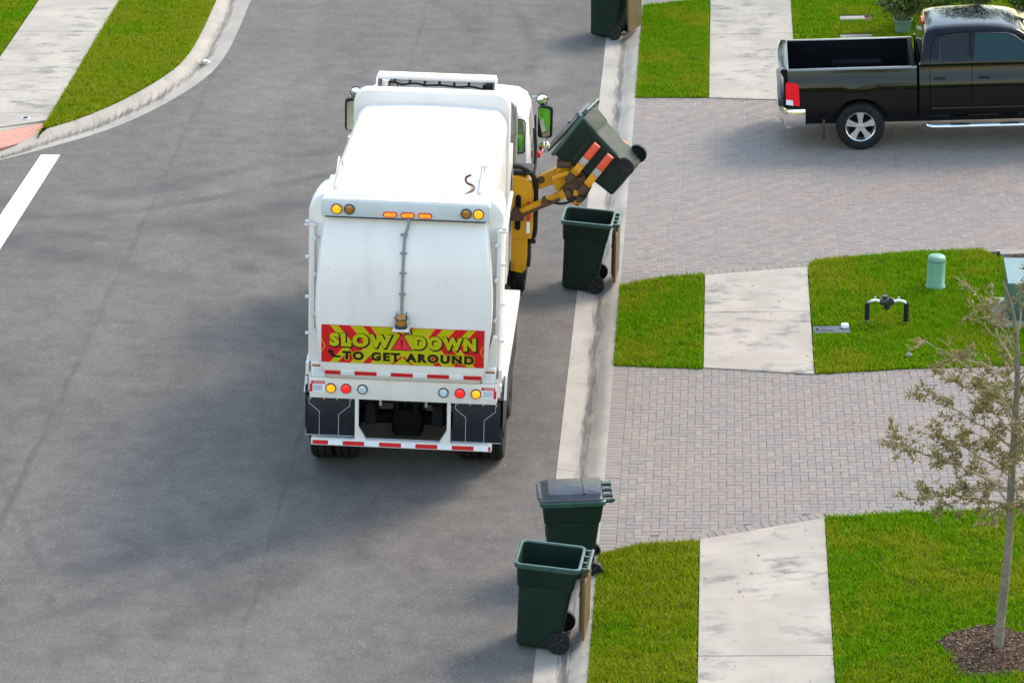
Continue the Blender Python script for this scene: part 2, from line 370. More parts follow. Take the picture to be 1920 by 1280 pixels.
M['sign_orange'] = pm('sign_orange', (0.75, 0.24, 0.02), 0.6, var=0.04, spec=0.12)
M['decal_grey'] = pm('decal_grey', (0.42, 0.45, 0.50), 0.5)
M['decal_brown'] = pm('decal_brown', (0.30, 0.12, 0.05), 0.5)
M['amber_lit'] = em('amber_lit', (1.0, 0.27, 0.006), 0.60)
M['amber_mid'] = em('amber_mid', (0.95, 0.20, 0.015), 0.45)
M['amber_off'] = pm('amber_off', (0.34, 0.13, 0.012), 0.2, var=0.1, coat=0.5)
M['red_lit'] = em('red_lit', (1.0, 0.012, 0.012), 0.42)
M['lamp_clear'] = pm('lamp_clear', (0.48, 0.56, 0.64), 0.15, var=0.15, vs=30, coat=0.6)
M['lamp_ring'] = pm('lamp_ring', (0.09, 0.025, 0.02), 0.5)
M['ring_black'] = pm('ring_black', (0.03, 0.035, 0.045), 0.5)
M['conduit'] = pm('conduit_grey', (0.19, 0.20, 0.22), 0.5)
M['glass'] = pm('window_glass', (0.006, 0.028, 0.030), 0.04, var=0.1, spec=0.35)
M['glass_dark'] = pm('window_tinted', (0.010, 0.011, 0.013), 0.06, var=0.1, spec=0.3)
_t = NT('window_clear'); _tr = _t.n('ShaderNodeBsdfTransparent'); _tr.inputs[0].default_value = (0.80, 0.88, 0.84, 1); _gl = _t.n('ShaderNodeBsdfGlossy'); _gl.inputs['Roughness'].default_value = 0.03
_lw = _t.n('ShaderNodeFresnel'); _lw.inputs[0].default_value = 1.45; _mx = _t.n('ShaderNodeMixShader'); _t.l(_lw.outputs[0], _mx.inputs[0]); _t.l(_tr.outputs[0], _mx.inputs[1]); _t.l(_gl.outputs[0], _mx.inputs[2]); _t.l(_mx.outputs[0], _t.out.inputs[0]); M['glass_clear'] = _t.mat
M['vest'] = pm('vest_lime', (0.22, 0.80, 0.02), 0.6, var=0.15, vs=9)
M['trousers'] = pm('trousers_navy', (0.02, 0.025, 0.05), 0.8, var=0.2)
M['skin'] = pm('skin', (0.42, 0.24, 0.16), 0.5, var=0.06, vs=12)
M['hair'] = pm('hair_dark', (0.02, 0.014, 0.01), 0.6, var=0.2, vs=20)
M['mirror'] = pm('mirror_glass', (0.85, 0.88, 0.86), 0.02, 1.0, var=0.01)
M['cart'] = pm('cart_green', (0.0062, 0.0175, 0.0125), 0.48, var=0.18, vs=3, dirt=(0.018, 0.030, 0.026), dirt_amt=0.5, dirt_scale=3, bump=0.08, bs=220, spec=0.18)
M['cart_rim'] = pm('cart_rim_green', (0.020, 0.058, 0.045), 0.32, var=0.2, vs=6)
M['lid'] = pm('lid_slate', (0.014, 0.017, 0.023), 0.36, var=0.25, vs=5, spec=0.4, dirt=(0.045, 0.05, 0.058), dirt_amt=0.5, dirt_scale=5, bump=0.12, bs=60)
M['lid_tan'] = pm('lid_tan', (0.105, 0.064, 0.026), 0.5, var=0.22, vs=4, dirt=(0.10, 0.055, 0.03), dirt_amt=0.55, dirt_scale=3)
M['pickup'] = pm('pickup_black', (0.0022, 0.0025, 0.003), 0.05, var=0.1, spec=0.33)
M['liner'] = pm('bed_liner', (0.0035, 0.004, 0.005), 0.8, var=0.2, vs=8, spec=0.12)
M['tail_red'] = pm('tail_red', (0.80, 0.008, 0.016), 0.2, var=0.08, spec=0.3)
M['plastic'] = pm('black_plastic', (0.022, 0.024, 0.027), 0.45, var=0.15)
M['ped'] = pm('pedestal_green', (0.125, 0.285, 0.185), 0.45, var=0.06, vs=5, dirt=(0.10, 0.22, 0.14), dirt_amt=0.3)
M['cab_green'] = pm('cabinet_green', (0.045, 0.105, 0.082), 0.4, var=0.08, vs=3, dirt=(0.09, 0.14, 0.12), dirt_amt=0.3)
M['cab_top'] = pm('cabinet_top', (0.115, 0.185, 0.17), 0.35, var=0.08, vs=4, dirt=(0.09, 0.17, 0.14), dirt_amt=0.3)
M['meter'] = pm('meter_lid', (0.048, 0.058, 0.070), 0.6, var=0.12, vs=10)
M['pot'] = pm('pot_green', (0.13, 0.215, 0.165), 0.5, var=0.1)
M['bark'] = pm('bark', (0.165, 0.135, 0.098), 0.9, var=0.35, vs=14, bump=0.8, bs=50, dirt=(0.16, 0.14, 0.10), dirt_amt=0.7, dirt_scale=12)
M['twig'] = pm('twig', (0.31, 0.235, 0.15), 0.85, var=0.3, vs=12)
M['leaf'] = island_mat('oak_leaf', [(0, (0.085, 0.105, 0.020)), (0.32, (0.15, 0.155, 0.034)), (0.50, (0.22, 0.185, 0.055)), (0.66, (0.28, 0.175, 0.065)), (0.82, (0.35, 0.205, 0.10)), (1, (0.48, 0.38, 0.21))], 0.6, 0.35)
M['shrub'] = island_mat('shrub_leaf', [(0, (0.035, 0.075, 0.014)), (0.45, (0.075, 0.130, 0.022)), (0.75, (0.13, 0.17, 0.03)), (0.9, (0.17, 0.12, 0.05)), (1, (0.26, 0.26, 0.09))], 0.5, 0.25)
M['hedge'] = island_mat('hedge_leaf', [(0, (0.018, 0.045, 0.012)), (0.6, (0.042, 0.085, 0.016)), (1, (0.085, 0.14, 0.03))], 0.5, 0.2)
M['mulch'] = island_mat('mulch_chip', [(0, (0.035, 0.019, 0.013)), (0.45, (0.075, 0.040, 0.024)), (0.75, (0.12, 0.066, 0.038)), (0.93, (0.20, 0.115, 0.065)), (1, (0.34, 0.26, 0.16))], 0.9)
M['finger_white'] = pm('finger_white', (0.33, 0.31, 0.28), 0.5, var=0.2, vs=12, dirt=(0.12, 0.10, 0.07), dirt_amt=0.6, dirt_scale=8)
M['paper'] = pm('paper', (0.72, 0.70, 0.66), 0.7)

# ================================================================== the setting
def struct(o): o['kind'] = 'structure'; return o
def sheet(name, poly, z, mat, skirt=0.0):
    b = MB(); zf = z if callable(z) else (lambda x: z); n = len(poly)
    vs = [(x, y, zf(x)) for x, y in poly]; fs = [tuple(range(n))]
    if skirt:
        vs += [(x, y, zf(x) - skirt) for x, y in poly]; fs += [(i, (i + 1) % n, n + (i + 1) % n, n + i) for i in range(n)]
    b.add(vs, fs); return b.build(name, mat, recalc=bool(skirt))

struct(sheet('ground', [(-600, -600), (600, -600), (600, 900), (-600, 900)], -0.16, M['turf']))

# left kerb line (road edge) round the corner into the side street
left_edge = catmull([(-40, 7.9), (-20, 7.9), (-17, 7.9), (-15.6, 7.92), (-14.2, 8.02), (-12.7, 8.45), (-11.5, 9.36), (-10.73, 10.15), (-10.01, 11.04), (-9.35, 12.36), (-8.84, 13.96), (-8.66, 15.29), (-8.63, 17.02), (-8.66, 19.23), (-8.66, 22), (-8.66, 25), (-8.66, 28), (-8.66, 40)], 8)
road_poly = [(-1.95, -40), (-1.95, 40)] + [(x - 0.01, y) for x, y in reversed(left_edge)] + [(-40, -40)]
road = struct(sheet('road', road_poly, 0.0, M['asphalt'], 0.14))
sl = MB(); pts = [(-10.88, 9.63), (-10.57, 9.63), (-10.66, 4.97), (-10.70, -2), (-11.02, -2), (-10.96, 6.54)]
sl.add([(x, y, 0.005) for x, y in pts], [tuple(range(6))]); sl.build('stop_line', M['paint_line'], road, recalc=False)

# valley kerbs: shallow pan, then a rolled face up to the lots; cast in sections with open joints
KPROF = [(0.0, -0.10), (0.0, 0.004), (0.10, -0.008), (0.22, -0.026), (0.29, -0.030), (0.35, -0.022), (0.43, 0.028), (0.50, 0.074), (0.56, 0.096), (0.62, 0.10), (0.62, -0.10)]
def kerb(name, line, side, cuts):
    root = struct(empty(name)); P = [Vector((x, y, 0)) for x, y in line]
    L = [0]
    for a, b in zip(P, P[1:]): L.append(L[-1] + (b - a).length)
    def at(s):
        s = min(max(s, 0), L[-1] - 1e-6)
        i = next(k for k in range(len(L) - 1) if L[k + 1] > s); t = (s - L[i]) / (L[i + 1] - L[i])
        d = (P[i + 1] - P[i]).normalized(); d0 = (P[i] - P[i - 1]).normalized() if i else d; d1 = (P[min(i + 2, len(P) - 1)] - P[i + 1]); d1 = d1.normalized() if d1.length > 1e-9 else d
        dd = ((d0 + d).normalized() * (1 - t) + (d + d1).normalized() * t).normalized()
        return P[i].lerp(P[i + 1], t), Vector((dd.y, -dd.x, 0)) * side
    cs = [c for c in cuts if c < L[-1]] + [L[-1]]
    for s0, s1 in zip(cs, cs[1:]):
        k = max(2, int((s1 - s0) / 0.4) + 1); rows = []; g = 0.003
        for j in range(k):
            p, nrm = at(s0 + g + (s1 - s0 - 2 * g) * j / (k - 1)); hf = 1.0
            if side < 0: hf = 0.22 + 0.78 * min(1, max(0, (p.x + 11.25) / 0.75)) if p.x > -13.2 else min(1, 0.22 + 0.78 * (-13.2 - p.x) / 0.8)
            wf = 0.50 + 0.50 * (hf - 0.22) / 0.78; rows.append([(p.x + nrm.x * u * wf, p.y + nrm.y * u * wf, z * hf if 0 < z else z) for u, z in KPROF])
        b = MB(); b.loft(rows, cap0=True, cap1=True); o = b.build('kerb_section', M['kerb'], root, smooth=40)
        me = o.data; uvl = me.uv_layers.new(name='UVMap'); n = len(KPROF)
        for lp in me.loops: uvl.data[lp.index].uv = (KPROF[lp.vertex_index % n][0] / 0.62, 0)
    return root
kerb('kerb_right', [(-1.96, -40 + i * 0.5) for i in range(161)], 1, [0] + [18.4 + 3.05 * i for i in range(25)])
lens = 0; cl = []
for a, b in zip(left_edge, left_edge[1:]):
    lens += math.dist(a, b)
    if abs(b[0] + 10.55) < 0.06 and not cl: cl = [lens]
kerb('kerb_left', left_edge, -1, [0] + [cl[0] + 1.22 * i * (1 if i < 2 else 2.0) - (0 if i < 2 else 1.22) for i in range(-8, 16)] if cl else [0, 20, 30])

# sidewalks of separate slabs
def slab(root, poly, zf, mat=None, th=0.12, zxy=None):
    b = bmesh.new(); vs = [b.verts.new((x, y, 0)) for x, y in poly]; f = b.faces.new(vs)
    if f.normal.z < 0: f.normal_flip()
    r = bmesh.ops.extrude_face_region(b, geom=[f]); up = [v for v in r['geom'] if isinstance(v, bmesh.types.BMVert)]
    zz = zxy or (lambda x, y: zf(x))
    for v in b.verts: v.co.z = zz(v.co.x, v.co.y) - th
    for v in up: v.co.z = zz(v.co.x, v.co.y)
    es = [e for e in b.edges if all(v in up for v in e.verts)]
    bmesh.ops.bevel(b, geom=es, offset=0.005, segments=1, affect='EDGES')
    m = MB(); m.bm(b); return m.build('slab', mat or M['concrete'], root, smooth=30)
zs = lambda x: zr(x) + 0.018
def walk(name, x0, x1, ya, yb, cuts, zf):
    root = struct(empty(name)); g = 0.0045
    ys = [ya] + [(c, c) for c in cuts] + [yb]
    for i, ((a0, a1), (b0, b1)) in enumerate(zip(ys, ys[1:])):
        slab(root, [(x0, a0 + g), (x1, a1 + g), (x1, b1 - g), (x0, b0 - g)], lambda x, q=0.0012 * ((i * 7) % 3): zf(x) + q)
    return root
walk('sidewalk_near', -0.14, 1.36, (-15.9, -15.9), (-5.76, -5.14), [-13.2, -8.98], zs)
walk('sidewalk_middle', -0.13, 1.35, (-0.03, -0.31), (3.70, 4.00), [2.12], zs)
walk('sidewalk_far', -0.11, 1.36, (12.58, 12.36), (21.2, 21.4), [16.49, 19.5], zs)
zl = lambda x: 0.115
swl = walk('sidewalk_left', -12.56, -11.06, (10.35, 11.18), (26, 26), [11.6, 12.9, 14.28, 16.6, 18.9, 21.2], zl)
# ramp and tactile pad where the left sidewalk meets the corner
def ramp_z(x, y): return min(0.114, 0.022 + 0.11 * max(0.0, (x + 11.5) * -0.72 + (y - 9.36) * 0.69 - 0.40))
slab(swl, [(-12.56, 9.80), (-11.75, 10.60), (-11.1, 11.155), (-11.06, 11.168), (-12.56, 10.338)], None, zxy=lambda x, y: ramp_z(x, y) - 0.002)
tp = [(-12.9, 9.06), (-12.25, 9.22), (-11.60, 9.90), (-11.05, 10.48), (-11.10, 11.14), (-11.74, 10.59), (-12.5, 9.84), (-12.9, 9.6)]
pad = slab(swl, tp, None, M['tactile'], zxy=ramp_z); pad.name = 'tactile_pad'
def inside(poly, x, y):
    P = np.array(poly); r = np.zeros(np.shape(x), bool); n = len(P)
    for i in range(n):
        x0, y0 = P[i]; x1, y1 = P[(i + 1) % n]
        c = ((y0 > y) != (y1 > y)) & (x < (x1 - x0) * (y - y0) / (y1 - y0 + 1e-12) + x0); r ^= c
    return r
dm = MB(); cs_, sn_ = math.cos(R(42)), math.sin(R(42))
for i in range(-40, 40):
    for j in range(-40, 40):
        x, y = -11.8 + 0.062 * (i * cs_ - j * sn_), 10.0 + 0.062 * (i * sn_ + j * cs_)
        if inside(tp, np.array(x), np.array(y)) and x > -12.3:
            dm.cyl((x, y, ramp_z(x, y) - 0.003), (x, y, ramp_z(x, y) + 0.006), 0.017, 0.009, 6)
tag(dm.build('tactile_domes', M['tactile'], pad), kind='stuff')

# ------------------------------------------------------------------ paved driveways
U = 0.1016; GAP = 0.0042
def brick_mesh(name, lx, ly, mat):
    b = MB(); hx, hy = lx / 2 - GAP / 2, ly / 2 - GAP / 2; e = 0.004
    vs = [(sx * hx, sy * hy, -0.05) for sx, sy in ((-1, -1), (1, -1), (1, 1), (-1, 1))] + [(sx * hx, sy * hy, -e) for sx, sy in ((-1, -1), (1, -1), (1, 1), (-1, 1))] + \
         [(sx * (hx - e), sy * (hy - e), 0) for sx, sy in ((-1, -1), (1, -1), (1, 1), (-1, 1))]
    fs = [(i, (i + 1) % 4, 4 + (i + 1) % 4, 4 + i) for i in range(4)] + [(4 + i, 4 + (i + 1) % 4, 8 + (i + 1) % 4, 8 + i) for i in range(4)] + [(8, 9, 10, 11)]
    me = bpy.data.meshes.new(name); me.from_pydata(vs, [], fs); me.materials.append(mat); me.update(); return me
BR = brick_mesh('paver_brick', 2 * U, U, M['paver_one'])
BVS = np.array([v.co[:] for v in BR.vertices]); BFS = [tuple(p.vertices) for p in BR.polygons]
def driveway(name, poly, sand, borders, n_parts, view_x=4.6):
    root = struct(empty(name))
    s = sheet('joint_sand', poly, lambda x: zr(x) - 0.0055, sand); s.parent = root
    bricks = []                                   # (x, y, angle, length, dz)
    xs = [p[0] for p in poly]; ys = [p[1] for p in poly]; x0 = -1.345 + 2 * U
    def near_border(x, y):
        for pl in borders:
            for (ax, ay), (bx, by) in zip(pl, pl[1:]):
                d = math.hypot(bx - ax, by - ay); t = ((x - ax) * (bx - ax) + (y - ay) * (by - ay)) / d / d
                if -0.02 < t < 1.02 and abs((x - ax) * (by - ay) - (y - ay) * (bx - ax)) / d < 0.06: return True
        return False
    y = min(ys)
    while y < max(ys):
        bricks.append((-1.345 + U, y, 0, 2 * U, 0.0)); y += U
    ni, nj = int((max(xs) - x0) / U) + 1, int((max(ys) - min(ys)) / U) + 2
    for i in range(-1, ni):
        for j in range(-1, nj):
            k = (i - j) % 4
            if k == 0:
                if i == -1: bricks.append((x0 + 0.5 * U, min(ys) + (j + 0.5) * U, 0, U, 0)); continue
                bricks.append((x0 + (i + 1) * U, min(ys) + (j + 0.5) * U, 0, 2 * U, 0))
            elif k == 3 and i >= 0:
                bricks.append((x0 + (i + 0.5) * U, min(ys) + (j + 1) * U, 90, 2 * U, 0))
    B = np.array([(b[0], b[1]) for b in bricks]); ok = inside(poly, B[:, 0], B[:, 1])
    bricks = [b for b, o in zip(bricks, ok) if o and not (b[0] > -1.1 and near_border(b[0], b[1]))]
    for pl in borders:
        carry = 0.0
        for (ax, ay), (bx, by) in zip(pl, pl[1:]):
            d = math.hypot(bx - ax, by - ay); a = math.degrees(math.atan2(by - ay, bx - ax)); t = carry + U / 2
            while t < d:
                bricks.append((ax + (bx - ax) * t / d, ay + (by - ay) * t / d, a + 90, 2 * U, 0.003)); t += U
            carry = 0
    whole = sorted([b for b in bricks if b[3] > 1.5 * U and b[0] < view_x], key=lambda b: b[1])
    vis = whole[:n_parts]; vs_ = set(vis); rest = [b for b in bricks if b not in vs_]
    for (x, y, a, l, dz) in vis:
        jit = Matrix.Rotation(R(rnd.uniform(-0.6, 0.6)), 4, 'X') @ Matrix.Rotation(R(rnd.uniform(-0.4, 0.4)), 4, 'Y')
        child('paver', BR, root, Matrix.Translation((x, y, zr(x) + dz + rnd.uniform(-0.0015, 0.0015))) @ TILT @ Matrix.Rotation(R(a + rnd.uniform(-0.7, 0.7)), 4, 'Z') @ jit)
    m = MB()
    for (x, y, a, l, dz) in rest:
        V = BVS.copy(); V[:, 0] *= l / (2 * U); a2 = R(a + rnd.uniform(-0.7, 0.7)); c, q = math.cos(a2), math.sin(a2)
        X = x + V[:, 0] * c - V[:, 1] * q; Y = y + V[:, 0] * q + V[:, 1] * c; Z = V[:, 2] + zr(x) + 0.02 * (X - x) + dz + rnd.uniform(-0.0015, 0.0015)
        m.add(list(zip(X, Y, Z)), BFS)
    o = m.build('paver_field', M['paver_many'], root, recalc=False); o['kind'] = 'stuff'
    return root
d1_low = [(-1.3, 3.46), (-0.68, 3.77), (-0.13, 3.86), (1.40, 4.14), (1.5, 4.42), (2.81, 4.73), (3.9, 4.79)]
d1_low_b = [(-1.10, 3.50), (-0.68, 3.74), (-0.13, 3.85), (1.40, 4.12)]
driveway('driveway_far', [(-1.345, 3.2), (-0.68, 3.6), (-0.14, 3.66), (1.42, 3.9), (1.5, 4.3), (2.8, 4.6), (3.9, 4.66), (6.5, 4.66), (6.5, 12.45), (1.3, 12.45), (-0.1, 12.7), (-1.345, 12.75)], M['sand_pale'],
         [d1_low_b], 300)
driveway('driveway_near', [(-1.345, -6.3), (-0.85, -5.95), (-0.14, -5.85), (1.4, -5.3), (2.36, -5.05), (3.78, -4.95), (6.5, -4.9), (6.5, 0.1), (4.16, 0.05), (2.59, -0.08), (1.33, -0.25), (-0.1, 0.05), (-1.345, 0.2)], M['sand_dark'],
         [[(-1.10, -6.0), (-0.85, -5.76), (-0.14, -5.66), (1.38, -5.04), (2.36, -4.88), (3.78, -4.79), (6.4, -4.74)]], 300)
driveway('driveway_distant', [(-1.345, 18.4), (-0.1, 18.85), (-0.1, 21.5), (-1.345, 21.5)], M['sand_pale'], [], 60)

# ------------------------------------------------------------------ lawns
TREE = (3.18, -8.88)
def mulch_edge(a): return 0.63 + 0.06 * math.sin(3 * a + 1) + 0.05 * math.sin(5 * a)
LAWNS = {
    'lawn_verge_near': ([(-1.345, -15.5), (-0.15, -15.5), (-0.15, -5.77), (-0.85, -5.87), (-1.29, -6.12), (-1.345, -6.27)], 'short yellow green grass on the kerbside strip beside the two nearest trash carts'),
    'lawn_verge_middle': ([(-1.345, 0.10), (-0.14, -0.06), (-0.14, 3.76), (-0.68, 3.65), (-1.345, 3.31)], 'short green grass on the kerbside strip between the two paved driveways'),
    'lawn_verge_far': ([(-1.345, 12.68), (-0.12, 12.60), (-0.12, 18.93), (-1.345, 18.50)], 'short green grass on the kerbside strip beyond the far driveway'),
    'lawn_near': ([(1.37, -15.5), (6.2, -15.5), (6.2, -4.8), (3.78, -4.88), (2.36, -4.97), (1.37, -5.11)], 'deep green lawn round the young tree and its mulch bed'),
    'lawn_middle': ([(1.36, -0.29), (2.59, -0.12), (4.16, -0.03), (6.2, 0.0), (6.2, 3.3), (4.5, 3.4), (4.2, 4.2), (3.9, 4.68), (2.81, 4.63), (1.48, 4.32), (1.37, 4.03)], 'green lawn holding the green pedestal and the irrigation pipe'),
    'lawn_far': ([(1.37, 12.36), (8, 12.36), (8, 22.5), (1.37, 22.5)], 'bright green lawn behind the black pickup'),
    'lawn_left_verge': (None, 'yellowish green grass on the corner strip inside the curved kerb'),
    'lawn_left': ([(-17, 10.4), (-12.57, 10.4), (-12.57, 25), (-17, 25)], 'green grass left of the pale corner sidewalk'),
}
_bk = []
for i, (x, y) in enumerate(left_edge[1:-1], 1):
    dx, dy = left_edge[i + 1][0] - left_edge[i - 1][0], left_edge[i + 1][1] - left_edge[i - 1][1]; d = math.hypot(dx, dy)
    bx, by = x - dy / d * 0.60, y + dx / d * 0.60
    if by > 10.3 and bx > -11.1 and by < 25: _bk.append((bx, by))
LAWNS['lawn_left_verge'] = ([(-11.05, 10.38)] + _bk + [(_bk[-1][0], 25), (-11.05, 25)], LAWNS['lawn_left_verge'][1])
HOLES = [(1.355, 1.90, 1.24, 1.56), (2.20, 2.80, 17.25, 17.62), (2.17, 2.77, 16.05, 16.35)]
def blades(name, poly, zf, dens, label, hmax=0.062, mat=None):
    P = np.array(poly); x0, y0 = P.min(0); x1, y1 = P.max(0); n = int((x1 - x0) * (y1 - y0) * dens)
    x = nrs.uniform(x0, x1, n); y = nrs.uniform(y0, y1, n); k = inside(poly, x + nrs.normal(0, 0.014, n), y + nrs.normal(0, 0.018, n))
    a = np.arctan2(y - TREE[1], x - TREE[0]); rr = np.hypot(x - TREE[0], y - TREE[1])
    k &= ~(rr < 0.63 + 0.06 * np.sin(3 * a + 1) + 0.05 * np.sin(5 * a) - 0.03)
    for (a0, a1, b0, b1) in HOLES: k &= ~((x > a0) & (x < a1) & (y > b0) & (y < b1))
    clump = np.sin(x * 9.1 + 1.7 * np.sin(y * 7.3)) * np.sin(y * 8.3 + 2.1 * np.sin(x * 6.1))
    k &= nrs.uniform(-0.2, 1, n) < 0.86 + 0.25 * clump
    x, y, clump = x[k], y[k], clump[k]; n = len(x); z = zf(x)
    h = nrs.uniform(0.5, 1.0, n) * hmax * (1 + 0.22 * clump); w = nrs.uniform(0.0032, 0.0062, n); an = nrs.uniform(0, 2 * np.pi, n); ln = nrs.uniform(0.25, 1.15, n) * h; la = nrs.uniform(0, 2 * np.pi, n)
    cx, cy = np.cos(an) * w, np.sin(an) * w; lx, ly = np.cos(la) * ln, np.sin(la) * ln
    V = np.empty((n, 5, 3), np.float32)
    V[:, 0] = np.stack([x - cx, y - cy, z], 1); V[:, 1] = np.stack([x + cx, y + cy, z], 1)
    V[:, 2] = np.stack([x + cx * .8 + lx * .4, y + cy * .8 + ly * .4, z + h * .65], 1); V[:, 3] = np.stack([x - cx * .8 + lx * .4, y - cy * .8 + ly * .4, z + h * .65], 1)
    V[:, 4] = np.stack([x + lx, y + ly, z + h], 1)
    me = bpy.data.meshes.new(name); me.vertices.add(n * 5); me.vertices.foreach_set('co', V.ravel())
    b = (np.arange(n) * 5)[:, None]; loops = np.concatenate([b + np.array([[0, 1, 2, 3]]), b + np.array([[3, 2, 4]])], 1).ravel().astype(np.int32)
    me.loops.add(n * 7); me.loops.foreach_set('vertex_index', loops)
    me.polygons.add(n * 2); st = (np.arange(n) * 7)[:, None] + np.array([[0, 4]]); me.polygons.foreach_set('loop_start', st.ravel().astype(np.int32)); me.polygons.foreach_set('loop_total', np.tile([4, 3], n).astype(np.int32))
    me.materials.append(mat or M['grass']); me.update(); me.validate()
    o = bpy.data.objects.new(name, me); COL.objects.link(o); return tag(o, label, 'grass', kind='stuff')
for nm, (poly, lab) in LAWNS.items():
    left = 'left' in nm; zf = (lambda x: 0.108) if left else (lambda x: zr(x) + 0.008)
    struct(sheet(nm, poly, zf, M['soil'], 0.1))
    view = {'lawn_near': [(1.37, -12.0), (4.6, -12.0), (5.0, -4.83), (3.78, -4.88), (2.36, -4.97), (1.37, -5.11)], 'lawn_far': [(1.37, 12.36), (6.6, 12.36), (6.9, 21), (1.37, 21)],
            'lawn_middle': [(1.36, -0.29), (2.59, -0.12), (4.16, -0.03), (5.3, 0.0), (5.3, 3.36), (4.5, 3.4), (4.2, 4.2), (3.9, 4.68), (2.81, 4.63), (1.48, 4.32), (1.37, 4.03)],
            'lawn_verge_near': [(-1.345, -12), (-0.15, -12), (-0.15, -5.77), (-0.85, -5.87), (-1.29, -6.12), (-1.345, -6.27)], 'lawn_left': [(-14.5, 13), (-12.57, 13), (-12.57, 21), (-14.5, 21)]}.get(nm, poly)
    zfn = (lambda x: np.full_like(x, 0.105)) if left else (lambda x: 0.105 + 0.02 * (x + 1.35))
    blades('grass', view, zfn, 5200 if not left and nm != 'lawn_far' else 3600, lab, mat=M['grass_dry'] if nm in ('lawn_verge_near', 'lawn_left_verge') else None)

# ================================================================== garbage truck
TO = Vector((-3.867, -3.82, 0.0))
LEAN = Matrix.Translation((0, 0, 0.5)) @ Matrix.Rotation(R(2.0), 4, 'Y') @ Matrix.Translation((0, 0, -0.5))
truck = empty('garbage_truck', TO)
tag(truck, 'white side-loading garbage truck seen from behind with a red and lime banner', 'garbage truck')
def tp_(b, name, mats, sm=None, parent=None): return b.build(name, mats, parent or truck, smooth=sm, mat=None if parent else LEAN)

# tailgate bowl: rows (y, z, half width)
TG = [(0.17, 3.52, 1.00), (0.06, 3.36, 1.015), (-0.03, 3.15, 1.04), (-0.09, 2.90, 1.065), (-0.13, 2.62, 1.085), (-0.148, 2.35, 1.09), (-0.150, 2.18, 1.085), (-0.150, 1.60, 1.03), (-0.135, 1.52, 1.00), (-0.105, 1.45, 0.97), (-0.04, 1.395, 0.945), (0.04, 1.375, 0.93)]
b = MB(); rows = []
for y, z, w in TG:
    r = [(-w, 0.24, z), (-w, y + 0.05, z), (-w + 0.02, y + 0.012, z), (-w + 0.05, y, z)]
    r += [(-w + 0.05 + (2 * w - 0.1) * k / 8, y - 0.006 * math.sin(math.pi * k / 8), z) for k in range(1, 8)]
    r += [(w - 0.05, y, z), (w - 0.02, y + 0.012, z), (w, y + 0.05, z), (w, 0.24, z)]; rows.append(r)
b.loft(rows); tailgate = tp_(b, 'tailgate', M['white'], 40)
# weld seams and faint stiffeners on the tailgate
for sx in (-1, 1):
    b = MB(); b.tube([(sx * (w - 0.012), y - 0.002 + 0.03, z) for y, z, w in TG], 0.012, 6); tp_(b, 'edge_trim', M['white_trim'], 50, tailgate)
    b = MB(); b.cyl((sx * 0.93, -0.02, 3.10), (sx * 0.93, -0.045, 3.10), 0.012, n=8); tp_(b, 'bolt', M['white_trim'], 40, tailgate)
    b = MB(); b.cyl((sx * 0.93, -0.075, 2.86), (sx * 0.93, -0.10, 2.86), 0.012, n=8); tp_(b, 'bolt', M['white_trim'], 40, tailgate)

# end frame with rounded shoulders
b = MB(); A = arch(1.205, 1.14, 3.74, 0.26, 10)
def ring(sc, y): return [(x * sc[0], y, 1.14 + (z - 1.14) * sc[1]) for x, z in A]
b.loft([ring((0.975, 0.99), 0.16), ring((0.99, 0.997), 0.175), ring((1, 1), 0.21), ring((1, 1), 0.55), ring((0.985, 0.995), 0.80), ring((0.93, 0.975), 1.0)], close=True, cap0=True, cap1=True)
end_frame = tp_(b, 'end_frame', M['white'], 50)
for sx in (-1, 1):
    b = MB(); b.rbox(sx * 1.15 - 0.03, sx * 1.15 + 0.03, 0.10, 0.175, 1.42, 3.36, 0.012)
    tp_(b, 'hinge_post', M['white_trim'], 40)
    for z in (3.18, 2.72, 2.2, 1.72):
        b = MB(); b.cyl((sx * 1.12, 0.06, z), (sx * 1.12, 0.10, z), 0.025, n=10); tp_(b, 'hinge_pin', M['white_trim'], 40)
        b = MB(); b.cyl((sx * 1.19, 0.12, z + 0.2), (sx * 1.235, 0.12, z + 0.2), 0.022, n=8); tp_(b, 'hinge_pin', M['white_trim'], 40)
    b = MB(); b.cyl((sx * 1.10, 0.11, 3.34), (sx * 1.25, 0.11, 3.34), 0.014, n=8); tp_(b, 'hinge_pin', M['white_trim'], 40)
    b = MB(); b.box(sx * 1.20 - 0.02, sx * 1.20 + 0.02, 0.03, 0.12, 1.40, 1.56); tp_(b, 'latch', M['white_trim'])
    b = MB(); b.box(sx * 1.21 - 0.012, sx * 1.21 + 0.012, 0.01, 0.08, 1.28, 1.36); tp_(b, 'latch', M['white_trim'])
# roof edge light bar and top plate
b = MB(); b.rbox(-1.035, 1.035, 0.03, 0.22, 3.475, 3.69, 0.012); b.rbox(-1.02, 1.02, 0.045, 0.98, 3.66, 3.715, 0.015, m=1)
bar = tp_(b, 'light_bar', [M['grey_white'], M['white']], 40)
b = MB(); b.box(-0.98, 0.98, 0.012, 0.032, 3.478, 3.492); tp_(b, 'bar_lip', M['ring_black'], None, bar)
def round_lamp(x, z, y, r, mat, ringm, parent, name='lamp'):
    b = MB(); b.lathe([(0, -0.022), (r * 0.5, -0.020), (r * 0.80, -0.012), (r * 0.82, 0.0)], (x, y, z), 'y', 24); o = tp_(b, name, mat, 50, parent)
    b = MB(); b.lathe([(r * 0.80, 0.0), (r * 0.82, -0.018), (r * 0.93, -0.020), (r, -0.010), (r, 0.004)], (x, y, z), 'y', 24); b.build('bezel', ringm, o, smooth=50)
    return o
